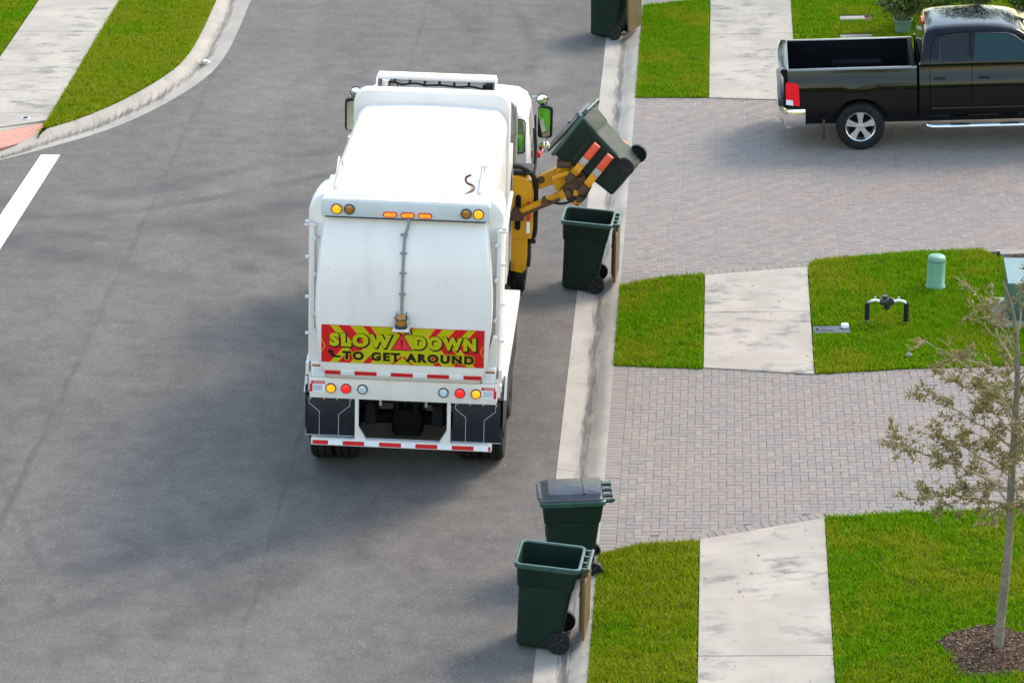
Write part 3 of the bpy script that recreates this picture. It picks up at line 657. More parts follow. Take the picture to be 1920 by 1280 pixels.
for x, m in ((-0.845, 'amber_lit'), (-0.690, 'amber_off'), (0.740, 'amber_off'), (0.890, 'amber_lit')): round_lamp(x, 3.585, 0.03, 0.068, M[m], M['lamp_ring'] if m == 'amber_lit' else M['ring_black'], bar)
for x in (-0.192, 0.023, 0.238):
    b = MB(); b.prism(rrect(x - 0.072, x + 0.072, 3.515, 3.561, 0.0225, 6), 'y', 0.012, 0.03); o = tp_(b, 'marker_lamp', M['amber_mid'], 40, bar)
    b = MB(); b.prism(rrect(x - 0.086, x + 0.086, 3.503, 3.573, 0.034, 6), 'y', 0.021, 0.0302); b.build('bezel', M['sign_red'], o, smooth=40)
# lift brackets on the roof edge
for sx in (-1, 1):
    b = MB()
    for q in (-0.035, 0.035): b.prism([(0.28, 3.70), (1.05, 3.70), (1.12, 3.86), (1.05, 3.93), (0.95, 3.90), (0.75, 3.80), (0.30, 3.74)], 'x', sx * 0.885 + q - 0.008, sx * 0.885 + q + 0.008)
    b.cyl((sx * 0.885, 0.32, 3.76), (sx * 0.885, 1.02, 3.86), 0.022, n=10); b.cyl((sx * 0.885 - 0.06, 1.03, 3.87), (sx * 0.885 + 0.06, 1.03, 3.87), 0.02, n=10)
    tp_(b, 'lift_bracket', [M['white_trim']], 40)
b = MB(); b.tube(catmull([(0.745, 0.75, 3.85), (0.68, 0.78, 3.80), (0.70, 0.68, 3.77), (0.79, 0.58, 3.76), (0.79, 0.45, 3.76), (0.70, 0.32, 3.73), (0.66, 0.28, 3.725)], 5), 0.017, 8)
tp_(b, 'hydraulic_hose', M['lamp_ring'], 60)

# body shell
b = MB(); rows = []
def bsec(y, hw, hb, zt, r):
    pts = [(-hb, y, 1.20), (-hb, y, 2.0), (-hb + 0.01, y, zt - r - 0.1)]
    pts += [(-hw - 0.0 + (-(hb - hw)) * (1 - math.sin(a)) , y, zt - r + r * math.sin(a)) for a in [i / 8 * math.pi / 2 for i in range(9)]] if False else [(-hw - (hb - hw) * math.cos(a), y, zt - r + r * math.sin(a)) for a in [i / 8 * math.pi / 2 for i in range(9)]]
    pts += [(-hw * 0.5, y, zt + 0.022), (0, y, zt + 0.03), (hw * 0.5, y, zt + 0.022)]
    return pts + [(-x, yy, z) for x, yy, z in reversed(pts[:-3])]
for y in (0.9, 1.3, 2.0, 2.8, 3.6, 4.22):
    t = (y - 0.9) / 3.3; rows.append(bsec(y, 0.90 - 0.09 * t, 1.06 - 0.05 * t, 3.66, 0.30))
b.loft(rows); body = tp_(b, 'body_shell', M['white'], 35)
b = MB()
for y in (0.98,): b.box(-0.90, 0.90, y, y + 0.05, 3.67, 3.705)
tp_(b, 'roof_rib', M['white'], None, body)
# hopper frame, walls, front shield
b = MB(); A2 = arch(1.045, 1.2, 3.86, 0.20, 8); IN = arch(0.93, 1.2, 3.70, 0.12, 8)
b.loft([[(x * 0.985, 4.20, z - 0.012) for x, z in A2], [(x, 4.225, z) for x, z in A2], [(x, 4.36, z) for x, z in A2], [(x * 0.985, 4.39, z - 0.012) for x, z in A2]], close=True, cap0=True, cap1=True)
hop = tp_(b, 'hopper_frame', M['white'], 50)
b = MB(); b.rbox(-1.045, -0.99, 4.385, 5.15, 1.2, 3.45, 0.02); b.rbox(0.99, 1.045, 4.385, 5.15, 1.2, 2.9, 0.02); b.box(-0.99, 0.99, 4.39, 5.1, 1.3, 2.5, 1)
tp_(b, 'hopper_wall', [M['white_trim'], M['under']], 40)
b = MB(); b.rbox(-0.80, 0.80, 5.10, 5.16, 2.6, 3.80, 0.015); b.rbox(-0.80, 0.80, 4.98, 5.20, 3.775, 3.83, 0.015, m=1)
for sx in (-1, 1): b.prism([(5.15, 3.0), (5.15, 3.80), (4.95, 3.80), (4.55, 3.45), (4.4, 3.0)], 'x', sx * 0.80 - 0.012, sx * 0.80 + 0.012, 1)
shield = tp_(b, 'hopper_shield', [M['grey_white'], M['white']], 40)
b = MB(); b.cyl((-0.71, 5.0, 3.45), (-0.68, 4.97, 3.78), 0.055, 0.055, 12); b.rbox(-0.95, -0.83, 4.6, 5.15, 3.0, 3.62, 0.05)
tp_(b, 'shield_post', M['white'], 40)
b = MB(); hz = [(-0.66 + i * 0.1, 4.94, 3.735 + 0.018 * math.sin(i * 1.9) + (0.02 if i % 3 == 0 else 0) - 0.002 * i) for i in range(15)]
b.tube(catmull(hz, 4), 0.016, 6)
b.lathe([(0.05, 0), (0.064, 0.012), (0.064, -0.012), (0.05, 0)], (-0.58, 4.94, 3.70), 'y', 18)
for i in range(1, 14, 2): b.cyl((hz[i][0], 4.93, hz[i][2]), (hz[i][0], 5.0, hz[i][2] + 0.03), 0.018, n=6)
b.box(0.66, 0.76, 4.92, 5.0, 3.70, 3.77); tp_(b, 'wiring_loom', M['sign_dark'], 50)

# banner
b = MB(); b.box(-1.005, 1.005, -0.163, -0.157, 1.655, 2.145); ban = tp_(b, 'warning_banner', M['sign_red'], None, tailgate)
by = -0.1655
def flat(name, polys, mat, y, parent=ban, th=0.0012):
    b = MB()
    for p in polys: b.prism([(u, w) for u, w in p], 'y', y - th, y)
    o = b.build(name, mat, parent)
    if len(polys) > 1: o['kind'] = 'stuff'
    return o
def chev(a0, a1, s):                          # stripe from the top edge to mid height and back to the bottom
    z0, zm, z1 = 1.657, 1.90, 2.143; out = []
    for sg in (-1, 1):
        A0, A1, B0, B1 = sg * a0, sg * a1, sg * (a0 + s), sg * (a1 + s)
        out += [[(A0, z1), (A1, z1), (B1, zm), (B0, zm)], [(A0, z0), (A1, z0), (B1, zm), (B0, zm)]]
    return out
flat('banner_stripe', chev(-0.885, -0.80, 0.20) + chev(-0.635, -0.49, 0.20) + chev(-0.385, -0.17, 0.17), M['sign_lime'], by)
flat('banner_stripe', [[(-0.165, 2.142), (0.165, 2.142), (0.0, 1.90)], [(-0.165, 1.658), (0.165, 1.658), (0.0, 1.90)]], M['sign_lime'], by)
flat('banner_centre', [[(-0.36, 1.78), (0.36, 1.78), (0.36, 2.02), (-0.36, 2.02)]], M['sign_lime'], by - 0.0005)
flat('banner_edge', chev(-0.90, -0.885, 0.20) + chev(-0.65, -0.635, 0.20) + chev(-0.40, -0.385, 0.17) + [[(sg * 1.0, 1.96), (sg * 0.955, 1.87), (sg * 1.0, 1.78), (sg * 1.0, 1.80), (sg * 0.967, 1.87), (sg * 1.0, 1.94)] for sg in (-1, 1)], M['sign_orange'], by - 0.0003)
flat('banner_edge', [[(-0.14, 2.143), (-0.11, 2.143), (0.0, 2.05), (-0.02, 2.03)], [(0.14, 2.143), (0.11, 2.143), (0.0, 2.05), (0.02, 2.03)], [(-0.14, 1.657), (-0.11, 1.657), (0.0, 1.75), (-0.02, 1.77)], [(0.14, 1.657), (0.11, 1.657), (0.0, 1.75), (0.02, 1.77)]], M['sign_red'], by - 0.0010)
def text_poly(body, off):
    cu = bpy.data.curves.new('t', 'FONT'); cu.body = body; cu.size = 1; cu.offset = off; cu.fill_mode = 'FRONT'; cu.resolution_u = 4; cu.space_character = 1.28
    o = bpy.data.objects.new('t', cu); COL.objects.link(o); bpy.context.view_layer.update()
    me = bpy.data.meshes.new_from_object(o.evaluated_get(bpy.context.evaluated_depsgraph_get()))
    V = np.array([v.co[:] for v in me.vertices]); F = [tuple(p.vertices) for p in me.polygons]
    bpy.data.objects.remove(o); bpy.data.curves.remove(cu); bpy.data.meshes.remove(me); return V, F
def lettering(name, body, x0, x1, z0, z1, mat, y, parent, off=0.0, grow=0.0, base=0.0):
    V, F = text_poly(body, base); mn, mx = V.min(0), V.max(0)
    if off: V, F = text_poly(body, base + off)
    sx, sz = (x1 - x0) / (mx[0] - mn[0]), (z1 - z0) / (mx[1] - mn[1])
    b = MB(); b.add([(x0 + (v[0] - mn[0]) * sx, y, z0 + (v[1] - mn[1]) * sz) for v in V], F)
    return tag(b.build(name, mat, parent, recalc=False), kind='stuff')
for txt, x0, x1, z0, z1 in (('SLOW', -0.905, -0.135, 1.868, 2.045), ('DOWN', 0.135, 0.905, 1.868, 2.045)):
    lettering('letter_shadow', txt, x0 + 0.008, x1 + 0.012, z0 - 0.010, z1 - 0.004, M['sign_dark'], by - 0.0020, ban, 0.05, base=0.066)
    lettering('letters', txt, x0, x1, z0, z1, M['sign_lime'], by - 0.0030, ban, base=0.066)
lettering('letter_outline', 'TO GET AROUND', -0.745, 0.885, 1.695, 1.812, M['sign_lime'], by - 0.0022, ban, 0.05, base=0.060)
lettering('letters', 'TO GET AROUND', -0.745, 0.885, 1.695, 1.812, M['sign_dark'], by - 0.0032, ban, base=0.060)
flat('turn_arrow', [[(-0.925, 1.80), (-0.885, 1.835), (-0.885, 1.815), (-0.855, 1.80), (-0.85, 1.765), (-0.835, 1.748), (-0.765, 1.748), (-0.765, 1.722), (-0.85, 1.722), (-0.885, 1.75), (-0.89, 1.785), (-0.885, 1.77)]], M['sign_dark'], by - 0.0024)
flat('warning_triangle', [[(-0.15, 1.845), (0.125, 1.845), (-0.012, 2.075)]], M['sign_dark'], by - 0.0024)
flat('warning_triangle', [[(-0.132, 1.856), (0.108, 1.856), (-0.012, 2.056)]], M['triangle_red'], by - 0.0034)
flat('exclamation_mark', [[(-0.024, 1.985), (0.0, 1.985), (-0.006, 1.91), (-0.018, 1.91)], [(-0.022, 1.895), (-0.002, 1.895), (-0.002, 1.875), (-0.022, 1.875)]], M['sign_dark'], by - 0.0046)
num = flat('number_plate', [[(0.025, 2.055), (0.115, 2.055), (0.115, 2.115), (0.025, 2.115)]], M['sign_dark'], by - 0.0036)
lettering('number', '13', 0.045, 0.095, 2.066, 2.104, M['tape_white'], by - 0.0056, ban)
# reflective tape on the lower lip
for i, (a, c, m) in enumerate([(-0.96, -0.765, 'red'), (-0.765, -0.595, 'tape_white'), (-0.595, -0.32, 'red'), (-0.32, -0.145, 'tape_white'), (-0.145, 0.13, 'red'), (0.13, 0.305, 'tape_white'), (0.305, 0.58, 'red'), (0.58, 0.755, 'tape_white'), (0.755, 0.975, 'red')]):
    b = MB(); b.add([(a, -0.1535, 1.535), (c, -0.1535, 1.535), (c, -0.133, 1.483), (a, -0.133, 1.483), (a, -0.130, 1.537), (c, -0.130, 1.537), (c, -0.107, 1.481), (a, -0.107, 1.481)], [(0, 1, 2, 3), (4, 7, 6, 5), (0, 4, 5, 1), (3, 2, 6, 7), (0, 3, 7, 4), (1, 5, 6, 2)])
    tp_(b, 'reflective_tape', M[m], None, tailgate)
# beacon and conduit
b = MB(); b.tube(catmull([(0.04, 0.02, 3.50), (0.035, -0.005, 3.40), (0.0, -0.03, 3.28), (-0.012, -0.095, 2.98), (-0.015, -0.155, 2.62), (-0.017, -0.175, 2.34)], 5), 0.018, 8)
for z, y in ((3.30, -0.02), (3.08, -0.07), (2.84, -0.115), (2.58, -0.15)): b.rbox(-0.055, 0.03, y - 0.03, y + 0.03, z - 0.008, z + 0.008, 0.003)
tp_(b, 'conduit', M['conduit'], 50, tailgate)
b = MB(); b.rbox(-0.115, 0.085, -0.33, -0.148, 2.145, 2.175, 0.006); b.prism([(-0.15, 2.06), (-0.15, 2.17), (-0.31, 2.17)], 'x', -0.115, -0.107); b.prism([(-0.15, 2.06), (-0.15, 2.17), (-0.31, 2.17)], 'x', 0.077, 0.085)
for sx in (-1, 1): b.prism([(sx * 0.1 - 0.015, 2.15), (sx * 0.19 - 0.015, 2.19), (sx * 0.1 - 0.015, 2.24)], 'y', -0.165, -0.150)
brk = tp_(b, 'beacon_bracket', M['white_trim'], 40, tailgate)
b = MB(); c = (-0.015, -0.25, 2.176); b.lathe([(0.078, 0), (0.078, 0.035), (0.066, 0.04)], c, 'z', 20, 1); b.lathe([(0.066, 0.04), (0.064, 0.10), (0.058, 0.15), (0.045, 0.168), (0, 0.172)], c, 'z', 20, 0)
beacon = tp_(b, 'beacon_lamp', [M['amber_off'], M['ring_black']], 50, tailgate)
b = MB()
for k in range(4):
    a = R(45 + 90 * k); x, y = c[0] + 0.084 * math.cos(a), c[1] + 0.084 * math.sin(a); b.cyl((x, y, 2.176), (x, y, 2.365), 0.005, n=6)
b.tube([(c[0] + 0.084 * math.cos(R(15 * k)), c[1] + 0.084 * math.sin(R(15 * k)), 2.30) for k in range(25)], 0.005, 6)
b.build('beacon_cage', M['ring_black'], beacon, smooth=60)

# rear sill with lamps and decals
b = MB(); b.rbox(-1.165, 1.165, -0.02, 0.14, 1.115, 1.385, 0.012); b.rbox(-1.15, -0.93, -0.012, 0.2, 1.38, 1.60, 0.02); b.rbox(0.97, 1.15, -0.012, 0.2, 1.38, 1.60, 0.02)
b.prism([(-1.15, 1.58), (-0.98, 1.58), (-1.10, 2.0), (-1.15, 2.0)], 'y', 0.03, 0.2); b.prism([(1.15, 1.58), (0.99, 1.58), (1.10, 2.0), (1.15, 2.0)], 'y', 0.03, 0.2)
sill = tp_(b, 'rear_sill', M['white_trim'], 40)
for x, m, rm in ((-0.90, 'amber_lit', 'lamp_ring'), (-0.71, 'red_lit', 'lamp_ring'), (-0.505, 'lamp_clear', 'ring_black'), (0.505, 'lamp_clear', 'ring_black'), (0.71, 'red_lit', 'lamp_ring'), (0.91, 'amber_lit', 'lamp_ring')):
    round_lamp(x, 1.255, -0.021, 0.066, M[m], M[rm], sill)
for sx in (-1, 1):
    xc = sx * 1.06
    b = MB(); b.box(xc - 0.075, xc + 0.075, -0.0155, -0.011, 1.415, 1.56); b.box(xc - 0.075, xc + 0.075, -0.0175, -0.0157, 1.53, 1.56, 1)
    for k in range(4): b.box(xc - 0.06, xc + (0.055 if k % 2 else 0.04), -0.0172, -0.0157, 1.43 + k * 0.023, 1.438 + k * 0.023, 2)
    tp_(b, 'decal', [M['tape_white'], M['decal_brown'], M['decal_grey']], None, sill)
    b = MB(); b.box(xc - 0.085, xc + 0.085, -0.0235, -0.0205, 1.20, 1.345); b.box(xc - 0.085, xc + 0.085, -0.0255, -0.0237, 1.305, 1.345, 1); b.box(sx * 1.145 - 0.02, sx * 1.145 + 0.018, -0.0255, -0.0237, 1.20, 1.303, 1)
    b.box(xc - 0.06, xc + 0.055, -0.0252, -0.0237, 1.215, 1.29, 2)
    d = tp_(b, 'decal', [M['tape_white'], M['red'], M['decal_grey']], None, sill)
    lettering('letters', 'DANGER', xc - 0.05, xc + 0.07, 1.313, 1.337, M['tape_white'], -0.0262, d)
# mud flaps, bumper and legs
for x0, x1, z0 in ((-1.205, -0.605, 0.605), (0.625, 1.215, 0.590)):
    b = MB(); b.rbox(x0, x1, 0.02, 0.035, z0, 1.125, 0.004); f_ = tp_(b, 'mud_flap', M['flap'], 40)
    b = MB(); w = 0.004; a, c2 = x0 + 0.03, x1 - 0.06
    for P in ([(a, 1.11), (a, 1.03), (a + 0.13, 0.92), (a + 0.13, z0 + 0.005)], [(c2, 1.11), (c2, 1.01), (c2 - 0.14, 0.89), (c2 - 0.14, z0 + 0.005)]):
        b.tube([(x, 0.019, z) for x, z in P], 0.004, 4)
    b.tube([(x0 - 0.01, 0.016, z0), (x1 + 0.01, 0.016, z0)], 0.005, 4); b.build('flap_piping', M['line'], f_)
    b = MB()
    for k in range(4): xx = x0 + 0.05 + k * (x1 - x0 - 0.1) / 3; b.cyl((xx, 0.02, 1.095), (xx, 0.008, 1.095), 0.012, n=8)
    tag(b.build('flap_bolts', M['steel'], f_, smooth=40), kind='stuff')
b = MB(); b.rbox(-1.145, 1.115, -0.03, 0.07, 0.487, 0.575, 0.006); bump = tp_(b, 'rear_bumper', M['white_trim'], 40)
segs = [(-1.125, -0.93, 'red'), (-0.93, -0.745, 'tape_white'), (-0.745, -0.475, 'red'), (-0.475, -0.29, 'tape_white'), (-0.29, -0.015, 'red'), (-0.015, 0.165, 'tape_white'), (0.165, 0.44, 'red'), (0.44, 0.62, 'tape_white'), (0.62, 0.895, 'red'), (0.895, 1.075, 'tape_white'), (1.075, 1.105, 'red')]
for a, c2, m in segs:
    b = MB(); b.box(a + 0.001, c2 - 0.001, -0.0335, -0.0305, 0.50, 0.555); tp_(b, 'reflective_tape', M[m], None, bump)
for sx in (-1, 1):
    b = MB(); x = sx * 0.575; b.prism([(x - 0.022, 1.12), (x + 0.022, 1.12), (x + 0.022 - (sx * 0.0), 0.74), (x - sx * 0.022 - sx * 0.10 if sx > 0 else x + 0.022 + 0.10, 0.575), (x + sx * 0.022, 0.575), (x + sx * 0.022, 0.8)] if False else
        ([(x - 0.022, 1.12), (x + 0.022, 1.12), (x + 0.022, 0.575), (x - 0.115, 0.575), (x - 0.022, 0.74)] if sx > 0 else [(x - 0.022, 1.12), (x + 0.022, 1.12), (x + 0.022, 0.74), (x + 0.115, 0.575), (x - 0.022, 0.575)]), 'y', -0.012, 0.05)
    tp_(b, 'bumper_leg', M['white_trim'])
# chassis underneath
b = MB(); b.box(-0.48, -0.36, 0.15, 7.9, 0.72, 1.0); b.box(0.36, 0.48, 0.15, 7.9, 0.72, 1.0); b.box(-0.95, 0.95, 0.14, 6.0, 1.02, 1.25)
b.cyl((0, 0.95, 0.30 + 0.2), (0, 0.95, 0.31 + 0.21), 0.2, n=12); b.rbox(-0.2, 0.2, 0.72, 1.18, 0.32, 0.72, 0.08); b.cyl((-1.0, 0.95, 0.52), (1.0, 0.95, 0.52), 0.09, n=12); b.cyl((0.12, 0.6, 0.72), (0.12, 0.6, 1.05), 0.05, n=10)
for i in range(9): b.box(-0.42 + i * 0.11, -0.40 + i * 0.11, 0.06, 0.10, 0.98 + 0.03 * (i % 3), 1.12)
b.box(-0.30, -0.27, 0.05, 0.1, 1.02, 1.13, 1); b.box(0.27, 0.30, 0.05, 0.1, 1.02, 1.13, 1); b.rbox(-1.1, -0.55, 3.2, 4.6, 0.55, 1.15, 0.06); b.rbox(0.6, 1.1, 3.3, 4.5, 0.55, 1.1, 0.06)
tp_(b, 'chassis', [M['under'], M['steel']], 40)
# wheels
TYR = [(0.30, -0.12), (0.42, -0.14), (0.49, -0.135), (0.515, -0.11), (0.52, -0.06), (0.505, -0.055), (0.505, -0.04), (0.52, -0.035), (0.522, 0.0), (0.52, 0.035), (0.505, 0.04), (0.505, 0.055), (0.52, 0.06), (0.515, 0.11), (0.49, 0.135), (0.42, 0.14), (0.30, 0.12)]
def truck_wheel(x, y, nd):
    w = empty('wheel', (x, y, 0.515)); w.parent = truck
    for k in range(nd):
        off = 0 if nd == 1 else (-0.155 + 0.31 * k)
        b = MB(); b.lathe(TYR, (off, 0, 0), 'x', 40); b.build('tyre', M['tyre'], w, smooth=35)
    sg = 1 if x > 0 else -1
    b = MB(); b.lathe([(0.0, 0.03), (0.11, 0.05), (0.12, 0.0), (0.22, -0.02), (0.30, 0.02), (0.31, -0.1)] if sg > 0 else [(0.0, -0.03), (0.11, -0.05), (0.12, 0.0), (0.22, 0.02), (0.30, -0.02), (0.31, 0.1)], (sg * (0.155 if nd == 2 else 0.05), 0, 0), 'x', 24)
    b.build('rim', M['white_trim'], w, smooth=40)
truck_wheel(-0.93, 0.95, 2); truck_wheel(0.93, 0.95, 2); truck_wheel(-0.93, 2.35, 2); truck_wheel(0.93, 2.35, 2); truck_wheel(-1.02, 7.25, 1); truck_wheel(1.02, 7.25, 1)
for sx in (-1, 1):
    b = MB(); x0, x1 = sorted((sx * 1.045, sx * 1.27)); b.rbox(x0, x1, 0.62, 3.42, 1.375, 1.405, 0.008)
    b.prism([(0.62, 1.40), (0.62, 1.375), (0.30, 1.05), (0.28, 1.07)], 'x', x0, x1); b.box(sx * 1.262 - 0.008, sx * 1.262 + 0.008, 0.62, 3.42, 1.30, 1.376)
    fen = tp_(b, 'rear_fender', M['white'], 40)
    b = MB(); b.box(sx * 1.235 - 0.006, sx * 1.235 + 0.006, 0.2, 3.3, 0.62, 1.30); tp_(b, 'splash_skirt', M['flap'], None, fen)
b = MB(); b.rbox(1.055, 1.11, 1.9, 2.05, 1.95, 2.3, 0.015); b.rbox(1.05, 1.075, 0.95, 4.2, 2.15, 2.21, 0.01); b.rbox(1.05, 1.09, 1.0, 1.12, 1.42, 2.15, 0.01); b.cyl((1.10, 1.2, 2.6), (1.10, 3.9, 2.6), 0.025, n=8)
tp_(b, 'side_rail', M['white_trim'], 40)

# cab
b = MB()
CA = [(-1.225, 0.75), (-1.235, 1.7), (-1.215, 2.35), (-1.17, 2.76), (-1.11, 2.88), (-0.98, 2.95), (-0.5, 2.985), (0.0, 2.995)]
CA = CA + [(-x, z) for x, z in reversed(CA[:-1])]
def cs(y, sx, dz, zb=0): return [(x * sx, y, z + (dz if z > 2.5 else dz * 0.3)) for x, z in CA]
b.loft([cs(6.52, 0.955, -0.06), cs(6.56, 0.985, -0.015), cs(6.64, 1, 0), cs(7.4, 1, 0.0), cs(7.72, 0.995, -0.02), cs(7.86, 0.975, -0.07), cs(7.98, 0.94, -0.2)], close=True, cap0=True, cap1=True)
cab = tp_(b, 'cab', M['white'], 45)
def hollow(o, cutters):
    cs = []
    for q in cutters:
        c_ = q.build('cutter', M['under']); c_.matrix_world = o.matrix_world.copy() if False else Matrix.Translation(TO) @ LEAN; cs.append(c_)
        m = o.modifiers.new('cut', 'BOOLEAN'); m.operation = 'DIFFERENCE'; m.solver = 'EXACT'; m.object = c_
    bpy.context.view_layer.update()
    me = bpy.data.meshes.new_from_object(o.evaluated_get(bpy.context.evaluated_depsgraph_get())); o.modifiers.clear(); old = o.data; o.data = me; bpy.data.meshes.remove(old)
    for c_ in cs: bpy.data.objects.remove(c_)
    me.set_sharp_from_angle(angle=R(40))
cut = [MB().box(-1.13, 1.13, 6.62, 7.86, 1.15, 2.82)]
for sx in (-1, 1):
    cut.append(MB().prism(rrect(min(sx * 0.80, sx * 1.12), max(sx * 0.80, sx * 1.12), 2.33, 2.79, 0.05), 'y', 6.3, 6.9)); cut.append(MB().prism([(6.80, 1.72), (7.68, 1.72), (7.58, 2.34), (7.44, 2.72), (6.86, 2.72)], 'x', sx * 0.9, sx * 1.6))
cut.append(MB().prism([(-1.0, 1.62), (1.0, 1.62), (0.95, 2.48), (-0.95, 2.48)], 'y', 7.6, 8.3))
hollow(cab, cut)
for sx in (-1, 1):
    b = MB(); b.prism(rrect(min(sx * 0.80, sx * 1.135), max(sx * 0.80, sx * 1.135), 2.33, 2.80, 0.05), 'y', 6.508, 6.522); o = tp_(b, 'rear_window', M['glass_clear'], 40, cab)
    b = MB()
    P0, P1 = rrect(min(sx * 0.785, sx * 1.15), max(sx * 0.785, sx * 1.15), 2.315, 2.815, 0.06), rrect(min(sx * 0.80, sx * 1.135), max(sx * 0.80, sx * 1.135), 2.33, 2.80, 0.05)
    b.loft([[(u, 6.519, w) for u, w in P0], [(u, 6.503, w) for u, w in P0], [(u, 6.503, w) for u, w in P1], [(u, 6.509, w) for u, w in P1]], close=True); b.build('gasket', M['black'], o, smooth=40)
    b = MB(); b.add([(sx * 1.237, 6.75, 1.72), (sx * 1.237, 7.70, 1.72), (sx * 1.218, 7.60, 2.34), (sx * 1.176, 7.45, 2.74), (sx * 1.176, 6.80, 2.74), (sx * 1.218, 6.75, 2.34)], [(0, 1, 2, 5), (5, 2, 3, 4)]); tp_(b, 'door_window', M['glass_clear'], None, cab)
b = MB(); b.add([(-1.05, 7.985, 1.6), (1.05, 7.985, 1.6), (1.0, 7.99, 2.5), (-1.0, 7.99, 2.5)], [(0, 1, 2, 3)]); tp_(b, 'windshield', M['glass_clear'], None, cab)
b = MB(); b.rbox(0.60, 1.10, 6.66, 6.76, 1.6, 2.25, 0.04); b.rbox(0.60, 1.10, 6.66, 7.15, 1.45, 1.62, 0.04); tp_(b, 'driver_seat', M['black'], 40, cab)
b = MB(); b.tube(catmull([(1.262, 6.75, 2.62), (1.29, 6.68, 2.3), (1.285, 6.5, 2.05), (1.30, 6.2, 1.9)], 5), 0.026, 8); b.tube([(1.255, 6.95, 1.7), (1.275, 6.95, 2.2), (1.262, 6.95, 2.75)], 0.014, 8); tp_(b, 'grab_rail', M['black'], 60)
b = MB(); b.tube(catmull([(0.70, 5.6, 3.30), (0.85, 5.62, 3.36), (0.97, 5.66, 3.28), (1.0, 5.68, 3.05), (1.0, 5.68, 2.4)], 5), 0.075, 12); b.rbox(-0.7, 0.7, 5.4, 6.3, 1.2, 2.5, 0.1, m=1); tp_(b, 'air_intake', [M['steel'], M['under']], 50)
# mirrors: big flat head, round convex heads
for sx in (-1, 1):
    mr_ = empty('side_mirror'); mr_.parent = truck; mr_.matrix_local = LEAN
    b = MB(); b.prism(rrect(min(sx * 1.275, sx * 1.485), max(sx * 1.275, sx * 1.485), 2.24, 2.71, 0.05), 'y', 7.52, 7.62); b.build('housing', M['black'], mr_, smooth=40)
    b = MB(); P = rrect(min(sx * 1.285, sx * 1.450), max(sx * 1.285, sx * 1.450), 2.255, 2.695, 0.04)
    b.add([(u, 7.482 - 0.45 * sx * (u - sx * 1.38) - 0.095 * (w - 2.5), w) for u, w in P], [tuple(range(len(P)))]); b.build('mirror_glass', M['mirror'], mr_)
    for zc, r in ((2.80, 0.085), (2.10, 0.085)):
        xc = sx * (1.33 if zc > 2.5 else 1.37)
        b = MB(); b.lathe([(r, 0.02), (r, -0.01), (r * 0.9, -0.02)], (xc, 7.56, zc), 'y', 24); b.lathe([(r, 0.02), (r * 0.6, 0.07), (0, 0.085)], (xc, 7.56, zc), 'y', 24); h = b.build('convex_housing', M['black'] if zc > 2.5 else M['white_trim'], mr_, smooth=50)
        b = MB(); b.lathe([(r * 0.9, -0.015), (r * 0.5, -0.03), (0, -0.036)], (xc, 7.56, zc), 'y', 24); b.build('convex_glass', M['mirror'], h, smooth=60)
    b = MB(); b.tube([(sx * 1.18, 7.6, 2.82), (sx * 1.40, 7.58, 2.84), (sx * 1.40, 7.58, 2.05), (sx * 1.20, 7.6, 2.02)], 0.014, 8); b.build('mirror_arm', M['steel'], mr_, smooth=60)
b = MB(); b.rbox(1.235, 1.335, 7.30, 7.42, 2.0, 2.09, 0.02); tp_(b, 'side_lamp', M['tail_red'], 50)

# ------------------------------------------------------------------ lift arm
arm = empty('lift_arm'); arm.parent = truck; arm.matrix_local = LEAN
def ap(b, name, mats, sm=40): return b.build(name, mats, arm, smooth=sm)
b = MB(); b.prism([(1.07, 1.68), (1.345, 1.68), (1.36, 1.8), (1.36, 2.32), (1.33, 2.44), (1.25, 2.52), (1.13, 2.55), (1.07, 2.55)], 'y', 4.72, 5.15); b.prism([(1.07, 1.20), (1.22, 1.17), (1.275, 1.22), (1.285, 1.36), (1.29, 1.68), (1.07, 1.68)], 'y', 4.75, 4.90)
ap(b, 'mast', M['yellow'], 30)
b = MB(); b.prism(rrect(1.115, 1.19, 1.80, 2.30, 0.035), 'y', 4.70, 4.722); ap(b, 'mast_slot', M['under'])
b = MB(); b.tube(catmull([(1.06, 4.85, 2.66), (1.18, 4.85, 2.65), (1.30, 4.85, 2.58), (1.37, 4.85, 2.46), (1.385, 4.85, 2.3), (1.385, 4.85, 1.75), (1.34, 4.85, 1.66)], 5), 0.034, 8); b.rbox(1.07, 1.34, 4.80, 5.2, 2.555, 2.60, 0.015); b.rbox(1.31, 1.40, 4.8, 5.0, 1.58, 1.64, 0.01); b.rbox(1.25, 1.33, 4.9, 5.2, 1.2, 1.6, 0.02); b.rbox(1.07, 1.28, 4.9, 5.3, 1.0, 1.2, 0.03)
ap(b, 'mast_guard', M['black'], 50)
for z0, z1, m in ((2.13, 2.21, 'red'), (1.93, 2.05, 'red'), (1.76, 1.925, 'tape_white')):
    b = MB(); b.box(1.275, 1.32, 4.712, 4.7185, z0, z1); ap(b, 'reflective_tape', M[m], None)
b = MB(); b.cyl((1.145, 4.55, 2.06), (1.145, 4.78, 2.06), 0.075, n=16); b.rbox(1.05, 1.24, 4.60, 4.74, 1.96, 2.03, 0.02); ap(b, 'pivot', M['rust'], 40)
def beam(b, p0, p1, w, h0, h1, m=0):          # tapered box beam between two points, w along y
    p0, p1 = Vector(p0), Vector(p1); d = (p1 - p0).normalized(); n_ = Vector((-d.z, 0, d.x)); vs = []
    for p, h in ((p0, h0), (p1, h1)):
        for sy, sn in ((-1, -1), (1, -1), (1, 1), (-1, 1)): vs.append(p + Vector((0, sy * w / 2, 0)) + n_ * sn * h / 2)
    return b.add(vs, [(0, 1, 2, 3), (7, 6, 5, 4), (0, 4, 5, 1), (1, 5, 6, 2), (2, 6, 7, 3), (3, 7, 4, 0)], m)
